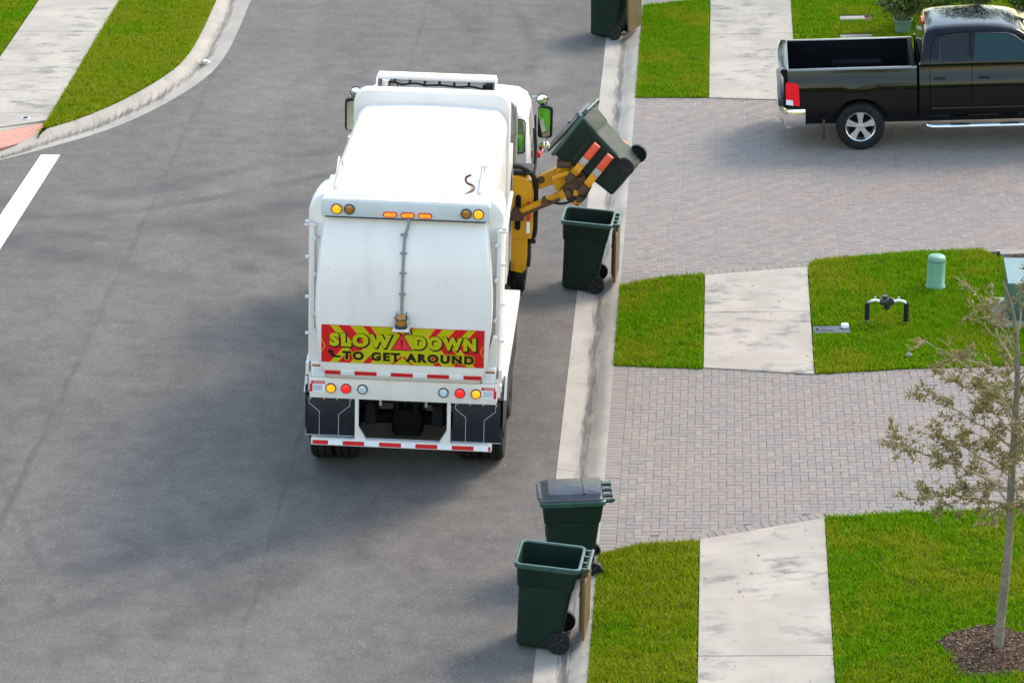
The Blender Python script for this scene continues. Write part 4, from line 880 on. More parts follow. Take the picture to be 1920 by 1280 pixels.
b = MB(); beam(b, (1.10, 4.62, 2.03), (1.78, 4.62, 2.38), 0.07, 0.10, 0.11); ap(b, 'lower_boom', [M['yellow']], None)
b = MB(); beam(b, (1.08, 4.60, 1.99), (1.72, 4.60, 2.31), 0.085, 0.035, 0.04); b.cyl((1.15, 4.54, 2.05), (1.15, 4.7, 2.05), 0.055, n=12); b.cyl((1.52, 4.55, 2.26), (1.52, 4.7, 2.26), 0.05, n=12); ap(b, 'boom_edge', M['rust'], 40)
b = MB(); beam(b, (1.30, 4.95, 2.36), (1.84, 4.95, 2.62), 0.10, 0.15, 0.22); b.prism([(1.60, 2.50), (1.75, 2.78), (1.95, 2.72), (2.02, 2.5), (1.86, 2.35), (1.66, 2.36)], 'y', 4.78, 5.1); b.cyl((1.45, 4.88, 2.47), (1.45, 5.05, 2.47), 0.05, n=12, m=1); ap(b, 'upper_boom', [M['yellow'], M['rust']], 30)
b = MB(); b.prism([(1.72, 2.40), (1.82, 2.27), (1.96, 2.19), (2.06, 2.29), (2.14, 2.46), (2.04, 2.62), (1.86, 2.56)], 'y', 4.66, 5.12); b.cyl((1.82, 4.60, 2.38), (1.82, 5.2, 2.38), 0.055, n=12); b.cyl((1.98, 4.58, 2.31), (1.98, 5.2, 2.31), 0.045, n=12); b.rbox(1.66, 1.86, 4.7, 5.1, 2.70, 2.80, 0.02)
b.cyl((2.02, 4.60, 2.42), (2.02, 5.2, 2.42), 0.045, n=12, m=1); b.rbox(1.90, 1.97, 4.63, 4.68, 2.34, 2.42, 0.01, m=2); b.rbox(1.90, 2.0, 4.63, 4.68, 2.22, 2.30, 0.01, m=2); b.tube(catmull([(1.5, 4.62, 2.30), (1.62, 4.58, 2.26), (1.78, 4.58, 2.25), (1.95, 4.6, 2.32), (2.08, 4.6, 2.36)], 5), 0.02, 6, 3)
ap(b, 'gripper_carriage', [M['rust'], M['steel'], M['yellow'], M['black']], 40)

# ================================================================== wheeled trash carts
def cart_ring(x0, x1, w, r, z): return [(x, y, z) for x, y in rrect(x0, x1, -w, w, r, 4)]
def make_cart(lid, lid_mat):
    root = empty('trash_cart')
    out = [(-0.275, 0.175, 0.240, 0.05, 0.022), (-0.292, 0.195, 0.258, 0.055, 0.045), (-0.296, 0.220, 0.264, 0.06, 0.22), (-0.303, 0.255, 0.276, 0.06, 0.48), (-0.310, 0.288, 0.288, 0.06, 0.69), (-0.311, 0.290, 0.289, 0.06, 0.715),
           (-0.330, 0.306, 0.300, 0.06, 0.735), (-0.348, 0.345, 0.318, 0.06, 0.955), (-0.350, 0.348, 0.320, 0.06, 0.965)]
    inn = [(-0.338, 0.336, 0.308, 0.055, 1.00), (-0.318, 0.30, 0.288, 0.055, 0.74), (-0.292, 0.272, 0.270, 0.055, 0.69), (-0.28, 0.205, 0.25, 0.055, 0.22), (-0.27, 0.165, 0.235, 0.05, 0.06)]
    b = MB(); b.loft([cart_ring(*q) for q in out + inn], close=True, cap0=True, cap1=True)
    for sy in (-1, 1):                                  # moulded drop in the shoulder, wheel housing
        b.prism([(-0.20, 0.70), (0.16, 0.70), (0.20, 0.745), (-0.24, 0.745)], 'y', sy * 0.292 - 0.012, sy * 0.292 + 0.012)
        b.prism([(0.05, 0.10), (0.075, 0.22), (0.14, 0.30), (0.225, 0.30), (0.215, 0.10)], 'y', sy * 0.245 - 0.02, sy * 0.245 + 0.02)
    b.rbox(-0.315, -0.285, -0.12, 0.12, 0.50, 0.56, 0.012)
    body_ = b.build('body', M['cart'], root, smooth=35)
    b = MB(); b.loft([cart_ring(-0.350, 0.348, 0.320, 0.06, 0.965), cart_ring(-0.372, 0.370, 0.342, 0.07, 0.962), cart_ring(-0.376, 0.374, 0.346, 0.072, 0.975), cart_ring(-0.374, 0.372, 0.344, 0.07, 1.008), cart_ring(-0.366, 0.364, 0.336, 0.066, 1.016), cart_ring(-0.346, 0.344, 0.316, 0.058, 1.016), cart_ring(-0.340, 0.338, 0.310, 0.055, 1.006), cart_ring(-0.338, 0.336, 0.308, 0.055, 0.99)], close=True)
    b.build('rim', M['cart_rim'], root, smooth=40)
    b = MB(); b.cyl((0.450, -0.275, 1.0), (0.450, 0.275, 1.0), 0.021, n=10)
    for y in (-0.25, -0.085, 0.085, 0.25): b.rbox(0.362, 0.452, y - 0.018, y + 0.018, 0.965, 1.012, 0.008)
    b.build('handle', M['cart_rim'], root, smooth=40)
    for sy in (-1, 1):
        b = MB(); c = (0.195, sy * 0.295, 0.128)
        b.lathe([(0.0, -0.012 * sy), (0.085, -0.012 * sy), (0.098, -0.024 * sy), (0.120, -0.026 * sy), (0.128, -0.012 * sy), (0.128, 0.022 * sy), (0.118, 0.034 * sy), (0.10, 0.034 * sy), (0.088, 0.016 * sy), (0.04, 0.014 * sy), (0.034, 0.032 * sy), (0.0, 0.034 * sy)], c, 'y', 32)
        w = b.build('wheel', M['black'], root, smooth=40)
        b = MB()
        for k in range(5):
            a = R(72 * k + 20 * sy); b.cyl((c[0] + 0.03 * math.cos(a), c[1] + 0.020 * sy, c[2] + 0.03 * math.sin(a)), (c[0] + 0.095 * math.cos(a), c[1] + 0.020 * sy, c[2] + 0.095 * math.sin(a)), 0.007, n=6)
        tag(b.build('spokes', M['plastic'], w, smooth=60), kind='stuff')
    b = MB(); b.cyl((0.195, -0.28, 0.128), (0.195, 0.28, 0.128), 0.012, n=8); b.build('axle', M['steel'], root, smooth=60)
    # lid, made closed, then swung about the handle bar
    b = MB()
    b.loft([cart_ring(-0.372, 0.335, 0.318, 0.06, 1.010), cart_ring(-0.376, 0.338, 0.322, 0.06, 1.018), cart_ring(-0.372, 0.335, 0.318, 0.06, 1.034), cart_ring(-0.335, 0.332, 0.295, 0.05, 1.040), cart_ring(-0.275, 0.33, 0.245, 0.02, 1.078), cart_ring(-0.265, 0.328, 0.235, 0.02, 1.082)], close=True, cap0=True, cap1=True)
    b.rbox(0.118, 0.150, -0.25, 0.25, 1.072, 1.092, 0.005)
    for y in (-0.17, 0.0, 0.17): b.rbox(0.325, 0.458, y - 0.016, y + 0.016, 1.0, 1.032, 0.010)
    b.rbox(-0.40, -0.345, -0.24, 0.24, 1.018, 1.040, 0.010)
    hinge = Matrix.Translation((0.445, 0, 1.0)) @ Matrix.Rotation(R(lid), 4, 'Y') @ Matrix.Translation((-0.445, 0, -1.0))
    b.build('lid', lid_mat, root, smooth=35, mat=hinge)
    return root
def copy_tree(o, parent=None):
    c = o.copy(); COL.objects.link(c); c.parent = parent
    for ch in o.children: copy_tree(ch, c)
    return c
CG = 'wheeled trash carts put out along the kerb'
cart0 = make_cart(267, M['lid_tan'])
cart0.matrix_world = Matrix.Translation((-1.885, 3.60, 0.0)) @ Matrix.Rotation(R(-3.5), 4, 'Z') @ Matrix.Rotation(R(4.6), 4, 'Y') @ Matrix.Diagonal((1.0, 1.0, 1.05, 1))
tag(cart0, 'empty dark green trash cart, lid hanging open, standing below the lifted cart beside the truck', 'trash cart', CG)
c1 = copy_tree(cart0); c1.matrix_world = Matrix.Translation((-1.89, -8.33, 0.0)) @ Matrix.Rotation(R(-4), 4, 'Z') @ Matrix.Rotation(R(4.8), 4, 'Y') @ Matrix.Diagonal((1.0, 1.0, 1.05, 1))
tag(c1, 'empty open dark green trash cart nearest the camera, in front of the closed cart', 'trash cart', CG)
c2 = copy_tree(cart0); c2.matrix_world = Matrix.Translation((-1.90, 16.95, 0.004)) @ Matrix.Rotation(R(-20), 4, 'Z') @ Matrix.Rotation(R(3.0), 4, 'Y') @ Matrix.Diagonal((1.0, 1.0, 1.05, 1))
tag(c2, 'dark green trash cart far up the kerb, cut off by the top of the picture', 'trash cart', CG)
c3 = make_cart(0, M['lid'])
c3.matrix_world = Matrix.Translation((-1.62, -6.45, 0.0)) @ Matrix.Rotation(R(5), 4, 'Z') @ Matrix.Rotation(R(-1.0), 4, 'Y') @ Matrix.Diagonal((1.04, 1.0, 1.02, 1))
tag(c3, 'dark green trash cart with its slate lid shut, behind the nearest open cart', 'trash cart', CG)
c4 = make_cart(3, M['lid'])
CART4 = Matrix.Translation((-1.14, 0.99, 2.50)) @ Matrix.Rotation(R(-15), 4, 'Z') @ Matrix.Rotation(R(-53), 4, 'Y')
c4.matrix_world = CART4
tag(c4, 'dark green trash cart tipped in mid air by the yellow lift arm', 'trash cart', CG)
# gripper fingers clasp the lifted cart; built in the cart's frame, parts of the truck's arm
TOI = Matrix.Translation(-TO) @ CART4
grip = empty('gripper'); grip.parent = truck; grip.matrix_local = TOI
b = MB(); b.rbox(-0.52, -0.40, -0.26, 0.26, 0.34, 0.66, 0.03); b.cyl((-0.47, -0.34, 0.50), (-0.47, 0.34, 0.50), 0.045, n=12); b.build('gripper_block', M['rust'], grip, smooth=40)
for z in (0.37, 0.60):
    for sy in (-1, 1):
        fg = MB(); yo = 0.335 + (0.0 if z < 0.5 else 0.0)
        fg.rbox(-0.50, -0.36, sy * (yo + 0.02) - 0.035, sy * (yo + 0.02) + 0.035, z - 0.055, z + 0.055, 0.012)
        fo = fg.build('gripper_finger', M['rust'], grip, smooth=40)
        for a, c_, m in ((-0.36, -0.17, 'yellow'), (-0.17, -0.06, 'finger_white'), (-0.06, 0.20, 'finger_red')):
            if m not in M: M[m] = pm('finger_red', (0.62, 0.065, 0.02), 0.45, var=0.08, vs=8)
            q = MB(); q.rbox(a, c_ - 0.002, sy * yo - 0.022, sy * yo + 0.022, z - 0.052, z + 0.052, 0.008); q.build('finger_band', M[m], fo, smooth=40)
# linkage between the boom and the gripper block
b = MB(); p_end = LEAN.inverted() @ (TOI @ Vector((-0.47, 0, 0.46)))
beam(b, (1.86, 4.9, 2.42), tuple(p_end), 0.30, 0.26, 0.22); ap(b, 'wrist_link', M['rust'], None)
b = MB(); p2 = LEAN.inverted() @ (TOI @ Vector((-0.44, -0.27, 0.56)))
b.tube([(1.62, 4.72, 2.55), (1.80, 4.66, 2.66), tuple(p2)], 0.035, 8); ap(b, 'wrist_cylinder', M['yellow'], 50)

# ================================================================== pickup truck
pk = empty('pickup_truck', (1.02, 10.58, 0.132), (0, R(-1.9), 0))
tag(pk, 'glossy black pickup with an empty bed parked on the far paved driveway', 'pickup truck')
def pb(b, name, mats, sm=40, parent=None): return b.build(name, mats, parent or pk, smooth=sm)
YP = [(0.40, 0.90), (0.48, 0.94), (0.60, 0.975), (0.72, 0.99), (0.85, 1.0), (0.98, 1.005), (1.06, 0.998), (1.14, 0.978), (1.22, 0.955), (1.28, 0.94), (1.34, 0.932), (1.42, 0.925)]
def yp(z): return float(np.interp(z, [q[0] for q in YP], [q[1] for q in YP]))
WX, WR = 1.30, 0.385; FX = WX + 3.57
def zbot(x, base=0.50):
    z = base
    for wx in (WX, FX):
        d = abs(x - wx)
        if d < 0.475: z = max(z, 0.385 + math.sqrt(0.475 ** 2 - d * d))
    return z
def side(name, x0, x1, top, sgn, base=0.50, mat='pickup', flare=False):
    xs = sorted(set([x0 + (x1 - x0) * i / max(2, int((x1 - x0) / 0.06)) for i in range(max(2, int((x1 - x0) / 0.06)) + 1)] + [x for wx in (WX, FX) for x in (wx - 0.474, wx + 0.474) if x0 < x < x1])); rows = []
    for x in xs:
        zt = top(x) if callable(top) else top; zb = zbot(x, base); zz = [zb + (zt - zb) * k / 14 for k in range(15)]
        fl = 0.0
        for wx in (WX, FX): fl = max(fl, 0.018 * max(0, 1 - abs(math.hypot(x - wx, 0) - 0) / 0.62)) if abs(x - wx) < 0.62 else fl
        row = [(x, sgn * (yp(z) - 0.06), z) for z in zz[:1]] + [(x, sgn * (yp(z) + fl * max(0, 1 - abs(z - zb) / 0.25)), z) for z in zz] + [(x, sgn * (yp(zt) - 0.05), zt + 0.012), (x, sgn * (yp(zt) - 0.13), zt + 0.008), (x, sgn * (yp(zt) - 0.13), zt - 0.12)]
        rows.append(row)
    b = MB(); b.loft(rows, cap0=True, cap1=True); return pb(b, name, M[mat], 38)
RAIL = 1.315
for sg in (-1, 1):
    side('bed_side', 0.16, 2.195, RAIL, sg)
    side('cab_corner', 2.235, 2.40, 1.36, sg, 0.52); d_ = side('rear_door', 2.408, 3.055, 1.36, sg, 0.52)
    d2 = side('front_door', 3.063, 4.10, 1.36, sg, 0.52)
    side('front_fender', 4.108, 5.72, lambda x: 1.33 - 0.05 * max(0, (x - 4.3)), sg, 0.52)
    for dd, hx in ((d_, 2.46), (d2, 3.16)):
        b = MB(); b.rbox(hx, hx + 0.18, sg * 0.985 - 0.022, sg * 0.985 + 0.022, 1.135, 1.165, 0.008); pb(b, 'door_handle', M['pickup'], 40, dd)
    b = MB(); b.rbox(2.41, 4.08, sg * 0.99 - 0.02, sg * 0.99 + 0.02, 0.635, 0.68, 0.012); pb(b, 'side_moulding', M['pickup'], 40)
    b = MB(); b.tube(catmull([(2.36, sg * 0.99, 0.40), (2.40, sg * 1.03, 0.385), (2.55, sg * 1.05, 0.38), (3.2, sg * 1.05, 0.38), (4.0, sg * 1.05, 0.38), (4.2, sg * 1.0, 0.39)], 4), 0.038, 12)
    st = pb(b, 'side_step', M['chrome'], 60)
    for x in (2.72, 3.5):
        b = MB(); b.rbox(x, x + 0.30, sg * 1.05 - 0.032, sg * 1.05 + 0.032, 0.405, 0.424, 0.006); b.build('step_pad', M['plastic'], st, smooth=40)
    b = MB(); b.rbox(WX - 0.60, WX - 0.56, sg * 0.86 - 0.11, sg * 0.86 + 0.11, 0.20, 0.52, 0.01); pb(b, 'mud_guard', M['plastic'])
    b = MB(); b.prism([(0.13, 0.80), (0.345, 0.76), (0.33, 1.09), (0.30, 1.135), (0.155, 1.15), (0.125, 1.1)], 'y', sg * 0.90, sg * 1.006)
    tl = pb(b, 'tail_lamp', M['tail_red'], 30)
    b = MB(); b.prism([(0.128, 0.795), (0.24, 0.775), (0.235, 0.86), (0.128, 0.875)], 'y', sg * 0.9, sg * 1.009); b.build('reverse_lens', M['tape_white'], tl)
# bed, tailgate
b = MB(); b.box(0.18, 2.16, -0.80, 0.80, 0.80, 0.83); b.box(0.18, 2.16, -0.815, -0.79, 0.83, 1.30); b.box(0.18, 2.16, 0.79, 0.815, 0.83, 1.30); b.rbox(2.12, 2.19, -0.86, 0.86, 0.80, 1.33, 0.02)
for sg in (-1, 1): b.rbox(WX - 0.42, WX + 0.42, min(sg * 0.56, sg * 0.80), max(sg * 0.56, sg * 0.80), 0.83, 1.02, 0.06)
for i in range(9): b.box(0.2, 2.12, -0.52 + i * 0.13, -0.47 + i * 0.13, 0.83, 0.838)
pb(b, 'bed', M['liner'], 40)
b = MB(); rows = []
for y in [-0.86 + 1.72 * k / 16 for k in range(17)]:
    q = 1 - (y / 0.9) ** 4; bow = 0.045 * (1 - (y / 0.86) ** 2)
    rows.append([(0.175, y, 0.72), (0.10 - bow * 0.3, y, 0.74), (0.095 - bow, y, 0.95), (0.09 - bow, y, 1.20), (0.05 - bow, y, 1.285), (0.045 - bow, y, 1.315 + 0.012 * q), (0.085 - bow, y, 1.335 + 0.012 * q), (0.175, y, 1.325), (0.185, y, 1.30), (0.185, y, 0.83)])
b.loft(rows, cap0=True, cap1=True); tg = pb(b, 'tailgate', M['pickup'], 40)
b = MB(); b.rbox(0.035, 0.06, -0.13, 0.13, 1.06, 1.13, 0.008); pb(b, 'tailgate_handle', M['chrome'], 40, tg)
b = MB(); rows = []
for k in range(21):
    y = -1.0 + 2.0 * k / 20; bow = 0.10 * (abs(y)) ** 3; rows.append([(0.22, y, 0.42), (0.03 + bow, y, 0.40), (-0.005 + bow, y, 0.47), (-0.005 + bow, y, 0.66), (0.03 + bow, y, 0.715), (0.24, y, 0.715)])
b.loft(rows, close=True, cap0=True, cap1=True)
for sg in (-1, 1): b.rbox(0.10, 0.44, min(sg * 0.93, sg * 1.005), max(sg * 0.93, sg * 1.005), 0.41, 0.715, 0.03)
bp = pb(b, 'rear_bumper', M['chrome'], 40)
b = MB(); b.rbox(0.02, 0.22, -0.80, 0.80, 0.705, 0.73, 0.008); b.rbox(0.0, 0.1, -0.9, 0.9, 0.73, 0.86, 0.03); pb(b, 'bumper_step', M['plastic'], 40, bp)
b = MB(); b.cyl((0.25, -0.68, 0.40), (0.56, -0.68, 0.42), 0.045, n=14); pb(b, 'exhaust_tip', M['under'])
b = MB(); b.box(0.3, 5.6, -0.86, 0.86, 0.42, 0.72); b.box(2.25, 4.4, -0.88, 0.88, 0.6, 1.30); b.box(4.3, 5.6, -0.85, 0.85, 0.6, 1.20); pb(b, 'body_core', M['under'], None)
# cab top
ZT = [(2.245, 1.37), (2.26, 1.46), (2.285, 1.62), (2.31, 1.75), (2.335, 1.82), (2.38, 1.865), (2.5, 1.895), (2.8, 1.915), (3.2, 1.92), (3.5, 1.905), (3.7, 1.875), (3.82, 1.835), (4.05, 1.70), (4.3, 1.53), (4.55, 1.36)]
rows = []
for x, zt in ZT:
    k = max(0.0, min(1.0, (zt - 1.36) / 0.5)); s = [(0.928, 1.36), (0.925, min(zt, 1.40))]
    s += [(0.925 - 0.205 * q * k, 1.40 + (max(zt, 1.40) - 0.085 - 1.40) * q if zt > 1.49 else min(zt, 1.40) + (zt - min(zt, 1.40)) * q) for q in (0.25, 0.5, 0.75, 1.0)]
    yb_ = s[-1][0]; s += [(yb_ - 0.035, max(s[-1][1], zt - 0.04)), (yb_ - 0.085, zt - 0.012), (yb_ - 0.2, zt), (0.28, zt + 0.012 * k), (0.0, zt + 0.016 * k)]
    rows.append([(x, -y, z) for y, z in s] + [(x, y, z) for y, z in reversed(s[:-1])])
b = MB(); b.loft(rows, cap0=True, cap1=True); roof = pb(b, 'cab_roof', M['pickup'], 35)
def glass_y(z): return 0.925 - 0.205 * (z - 1.40) / 0.43
for sg in (-1, 1):
    for nm, P in (('rear_door_window', [(2.56, 1.41), (2.98, 1.405), (2.985, 1.80), (2.64, 1.79), (2.57, 1.73)]), ('front_door_window', [(3.11, 1.405), (4.18, 1.40), (4.12, 1.48), (3.74, 1.76), (3.62, 1.80), (3.12, 1.805)])):
        n = len(P); b = MB(); b.add([(x, sg * (glass_y(z) + 0.006), z) for x, z in P] + [(x, sg * (glass_y(z) - 0.02), z) for x, z in P], [tuple(range(n)), tuple(range(n, 2 * n))] + [(i, (i + 1) % n, n + (i + 1) % n, n + i) for i in range(n)])
        w_ = pb(b, nm, M['glass_dark' if 'rear' in nm else 'glass'], None)
        b = MB(); b.tube([(x, sg * (glass_y(z) + 0.008), z) for x, z in P + P[:1]], 0.009, 6); b.build('seal', M['plastic'], w_, smooth=60)
    b = MB(); b.tube([(3.058, sg * 0.936, 1.37), (3.05, sg * 0.84, 1.60), (3.045, sg * 0.735, 1.82)], 0.006, 6); b.tube([(2.405, sg * 0.934, 1.37), (2.42, sg * 0.84, 1.60), (2.50, sg * 0.75, 1.80), (3.04, sg * 0.722, 1.845), (3.7, sg * 0.70, 1.82), (4.1, sg * 0.84, 1.60)], 0.006, 6); tag(pb(b, 'door_seams', M['under'], 60), kind='stuff')
    b = MB(); b.rbox(3.98, 4.16, sg * 1.10 - 0.11, sg * 1.10 + 0.11, 1.38, 1.60, 0.04); pb(b, 'door_mirror', M['pickup'], 40)
b = MB(); b.add([(2.252, -0.62, 1.44), (2.252, 0.62, 1.44), (2.316, 0.56, 1.80), (2.316, -0.56, 1.80)], [(0, 1, 2, 3)]); pb(b, 'rear_window', M['glass_dark'], None)
b = MB(); b.add([(4.50, -0.78, 1.405), (4.50, 0.78, 1.405), (3.87, 0.62, 1.818), (3.87, -0.62, 1.818)], [(0, 1, 2, 3)]); pb(b, 'windshield', M['glass'], None)
b = MB(); b.rbox(2.312, 2.345, -0.17, 0.17, 1.825, 1.872, 0.012); pb(b, 'brake_lamp', M['tail_red'])
b = MB(); rows = [[(x, -0.92, z - 0.03), (x, -0.80, z), (x, -0.3, z + 0.025), (x, 0.3, z + 0.025), (x, 0.80, z), (x, 0.92, z - 0.03)] for x, z in ((4.35, 1.345), (4.8, 1.32), (5.3, 1.27), (5.6, 1.22), (5.72, 1.10))]; b.loft(rows); pb(b, 'hood', M['pickup'])
b = MB(); b.rbox(5.68, 5.80, -0.95, 0.95, 0.45, 1.15, 0.05); pb(b, 'grille', M['chrome'])
TY2 = [(0.245, -0.115), (0.30, -0.130), (0.355, -0.125), (0.38, -0.10), (0.386, -0.05), (0.376, -0.045), (0.376, -0.035), (0.387, -0.03), (0.388, 0.03), (0.376, 0.035), (0.376, 0.045), (0.386, 0.05), (0.38, 0.10), (0.355, 0.125), (0.30, 0.130), (0.245, 0.115)]
for wx in (WX, FX):
    for sg in (-1, 1):
        w = empty('wheel', (wx, sg * 0.86, 0.385)); w.parent = pk
        b = MB(); b.lathe(TY2, (0, 0, 0), 'y', 44); b.build('tyre', M['tyre'], w, smooth=40)
        b = MB(); b.lathe([(0.252, sg * 0.10), (0.238, sg * 0.115), (0.225, sg * 0.105), (0.215, sg * 0.03), (0.205, -sg * 0.09)], (0, 0, 0), 'y', 40); b.lathe([(0.0, sg * 0.098), (0.05, sg * 0.095), (0.062, sg * 0.08), (0.07, sg * 0.03)], (0, 0, 0), 'y', 24)
        rim = b.build('rim', M['alloy'], w, smooth=40)
        b = MB(); b.lathe([(0.0, -sg * 0.02), (0.21, -sg * 0.03)], (0, 0, 0), 'y', 24); b.build('brake_disc', M['under'], rim)
        for k in range(5):
            a = R(90 + 72 * k); ca, sa = math.cos(a), math.sin(a); b = MB()
            P = [(0.04, -0.035), (0.12, -0.038), (0.235, -0.066), (0.235, 0.066), (0.12, 0.038), (0.04, 0.035)]
            dep = [0.092, 0.095, 0.10, 0.10, 0.095, 0.092]
            f = [(u * ca - v * sa, sg * q, u * sa + v * ca) for (u, v), q in zip(P, dep)]; g = [(u * ca - v * sa, sg * (q - 0.05), u * sa + v * ca) for (u, v), q in zip(P, dep)]
            b.add(f + g, [tuple(range(6)), tuple(range(6, 12))] + [(i, (i + 1) % 6, 6 + (i + 1) % 6, 6 + i) for i in range(6)]); b.build('spoke', M['alloy'], rim, smooth=30)

# ================================================================== street furniture and plants
def leaf_cloud(pts, dirs, size, mat, name, parent, asp=0.34, curl=0.25):
    """one small two-quad leaf at each point"""
    n = len(pts); P = np.array(pts); D = np.array(dirs); D /= np.linalg.norm(D, axis=1)[:, None] + 1e-9
    rv = nrs.normal(size=(n, 3)); S = np.cross(D, rv); S /= np.linalg.norm(S, axis=1)[:, None] + 1e-9; N = np.cross(S, D)
    L = size * nrs.uniform(0.6, 1.25, n)[:, None]; W = L * asp * nrs.uniform(0.7, 1.2, n)[:, None]
    V = np.empty((n, 6, 3), np.float32)
    V[:, 0] = P; V[:, 1] = P + D * L * .4 + S * W * .5 + N * L * curl * .2; V[:, 2] = P + D * L * .75 + S * W * .35; V[:, 3] = P + D * L - N * L * curl * .3; V[:, 4] = P + D * L * .75 - S * W * .35; V[:, 5] = P + D * L * .4 - S * W * .5 + N * L * curl * .2
    me = bpy.data.meshes.new(name); me.vertices.add(n * 6); me.vertices.foreach_set('co', V.ravel())
    b = (np.arange(n) * 6)[:, None]; lp = np.concatenate([b + np.array([[0, 1, 2, 3]]), b + np.array([[0, 3, 4, 5]])], 1).ravel().astype(np.int32)
    me.loops.add(n * 8); me.loops.foreach_set('vertex_index', lp); me.polygons.add(n * 2); me.polygons.foreach_set('loop_start', (np.arange(n * 2) * 4).astype(np.int32)); me.polygons.foreach_set('loop_total', np.full(n * 2, 4, np.int32))
    me.materials.append(mat); me.update(); me.validate()
    o = bpy.data.objects.new(name, me); COL.objects.link(o); o.parent = parent; return o

# young oak, thin brown-green crown
tz = zr(TREE[0]); tree = empty('young_oak_tree', (TREE[0], TREE[1], tz)); tag(tree, 'young tree with a sparse olive brown crown standing in a mulch bed', 'tree')
trunk_pts = catmull([(0, 0, -0.05), (0.02, 0.0, 0.45), (0.07, 0.0, 1.25), (0.075, 0.02, 2.1), (0.09, 0.0, 2.9), (0.085, 0.02, 3.5), (0.02, 0.0, 4.0), (-0.10, 0.02, 4.35)], 5)
b = MB(); n_ = len(trunk_pts); b.tube(trunk_pts, [0.052 * (1 - i / n_) ** 0.75 + 0.006 + (0.02 if i == 0 else 0.0) for i in range(n_)], 12); b.build('trunk', M['bark'], tree, smooth=60)
tb = MB(); LP, LD = [], []
def on_trunk(z): return Vector(min(trunk_pts, key=lambda p: abs(p[2] - z)))
def branch(p0, p1, r, depth, leafy):
    p0, p1 = Vector(p0), Vector(p1); L = (p1 - p0).length; k = max(4, int(L / 0.12)); sag = Vector((rnd.uniform(-.06, .06), rnd.uniform(-.06, .06), 0.10 if depth < 2 else 0.02)) * L
    pts = []
    for i in range(k + 1):
        t = i / k; pts.append(p0.lerp(p1, t) + sag * math.sin(math.pi * t) * 0.6 + Vector((rnd.uniform(-1, 1), rnd.uniform(-1, 1), rnd.uniform(-1, 1))) * 0.018 * min(1, t * 4))
    tb.tube(pts, [max(0.0022, r * (1 - 0.85 * i / k)) for i in range(k + 1)], 6 if depth == 0 else 4)
    d = (p1 - p0).normalized()
    if depth < 2:
        m = int(L * (6.5 if depth == 0 else 7.5)) + 2
        for j in range(m):
            t = rnd.uniform(0.30, 1.0) if depth == 0 else rnd.uniform(0.15, 1.0); q = pts[min(k, int(t * k))]
            side_ = Vector((rnd.gauss(0, 1), rnd.gauss(0, 1), rnd.gauss(0.15, 0.8))).normalized(); dd = (d * 0.75 + side_ * 0.85).normalized()
            branch(q, q + dd * L * rnd.uniform(0.20, 0.42) * (1.15 - 0.5 * t), r * 0.42, depth + 1, leafy)
    if depth >= 1:
        for j in range(int(L * 82 * leafy) + 3):
            t = rnd.uniform(0.15, 1.0); q = pts[min(k, int(t * k))]
            LP.append(q + Vector((rnd.gauss(0, 1), rnd.gauss(0, 1), rnd.gauss(0, 1))) * 0.012); LD.append((d * 0.7 + Vector((rnd.gauss(0, 1), rnd.gauss(0, 1), rnd.gauss(0, 0.8)))))
# (height on trunk, tip offset from trunk base, radius, leafiness)
for z0, tip, r, lf in ((1.75, (-1.12, 0.10, 1.78), 0.020, 1.0), (1.85, (-0.95, -0.35, 1.95), 0.016, 1.1), (2.0, (-1.42, 0.05, 2.48), 0.022, 1.0), (2.15, (-0.95, 0.45, 2.45), 0.016, 1.0), (2.35, (-1.02, -0.15, 3.12), 0.018, 1.0),
                       (2.6, (-0.75, 0.35, 3.2), 0.015, 0.8), (2.9, (-0.98, 0.1, 3.68), 0.015, 0.35), (3.1, (-0.62, -0.3, 3.62), 0.013, 0.5), (3.3, (-0.55, 0.1, 4.42), 0.013, 0.3), (3.5, (-0.35, -0.2, 4.30), 0.011, 0.35), (3.7, (0.25, 0.1, 4.5), 0.011, 0.3),
                       (1.7, (0.85, 0.2, 1.95), 0.018, 1.1), (1.95, (0.95, -0.2, 2.35), 0.018, 1.0), (2.3, (0.9, 0.25, 2.9), 0.017, 1.0), (2.7, (0.75, -0.1, 3.4), 0.014, 0.7), (3.1, (0.55, 0.2, 3.8), 0.013, 0.4),
                       (1.7, (-0.35, 0.75, 2.0), 0.015, 1.1), (1.8, (-0.25, -0.8, 1.95), 0.015, 1.1), (2.2, (0.1, -0.75, 2.7), 0.015, 1.0), (2.4, (-0.05, 0.8, 2.85), 0.015, 1.0), (2.8, (-0.3, -0.55, 3.3), 0.013, 0.7)):
    branch(on_trunk(z0), Vector(tip), r, 0, lf)
for k in range(22):
    z0 = 1.55 + 1.75 * (k / 22) ** 0.9; a = k * 2.4 + rnd.uniform(-0.4, 0.4); l = rnd.uniform(0.45, 0.85) * (1.15 - 0.25 * k / 22); p0 = on_trunk(z0)
    branch(p0, p0 + Vector((l * math.cos(a), l * math.sin(a), rnd.uniform(0.05, 0.5))), 0.011, 0, rnd.uniform(0.7, 1.1))
tag(tb.build('branches', M['twig'], tree, smooth=70, recalc=False), kind='stuff')
cr = leaf_cloud([tuple(p) for p in LP], [tuple(p) for p in LD], 0.052, M['leaf'], 'crown', tree); cr['kind'] = 'stuff'
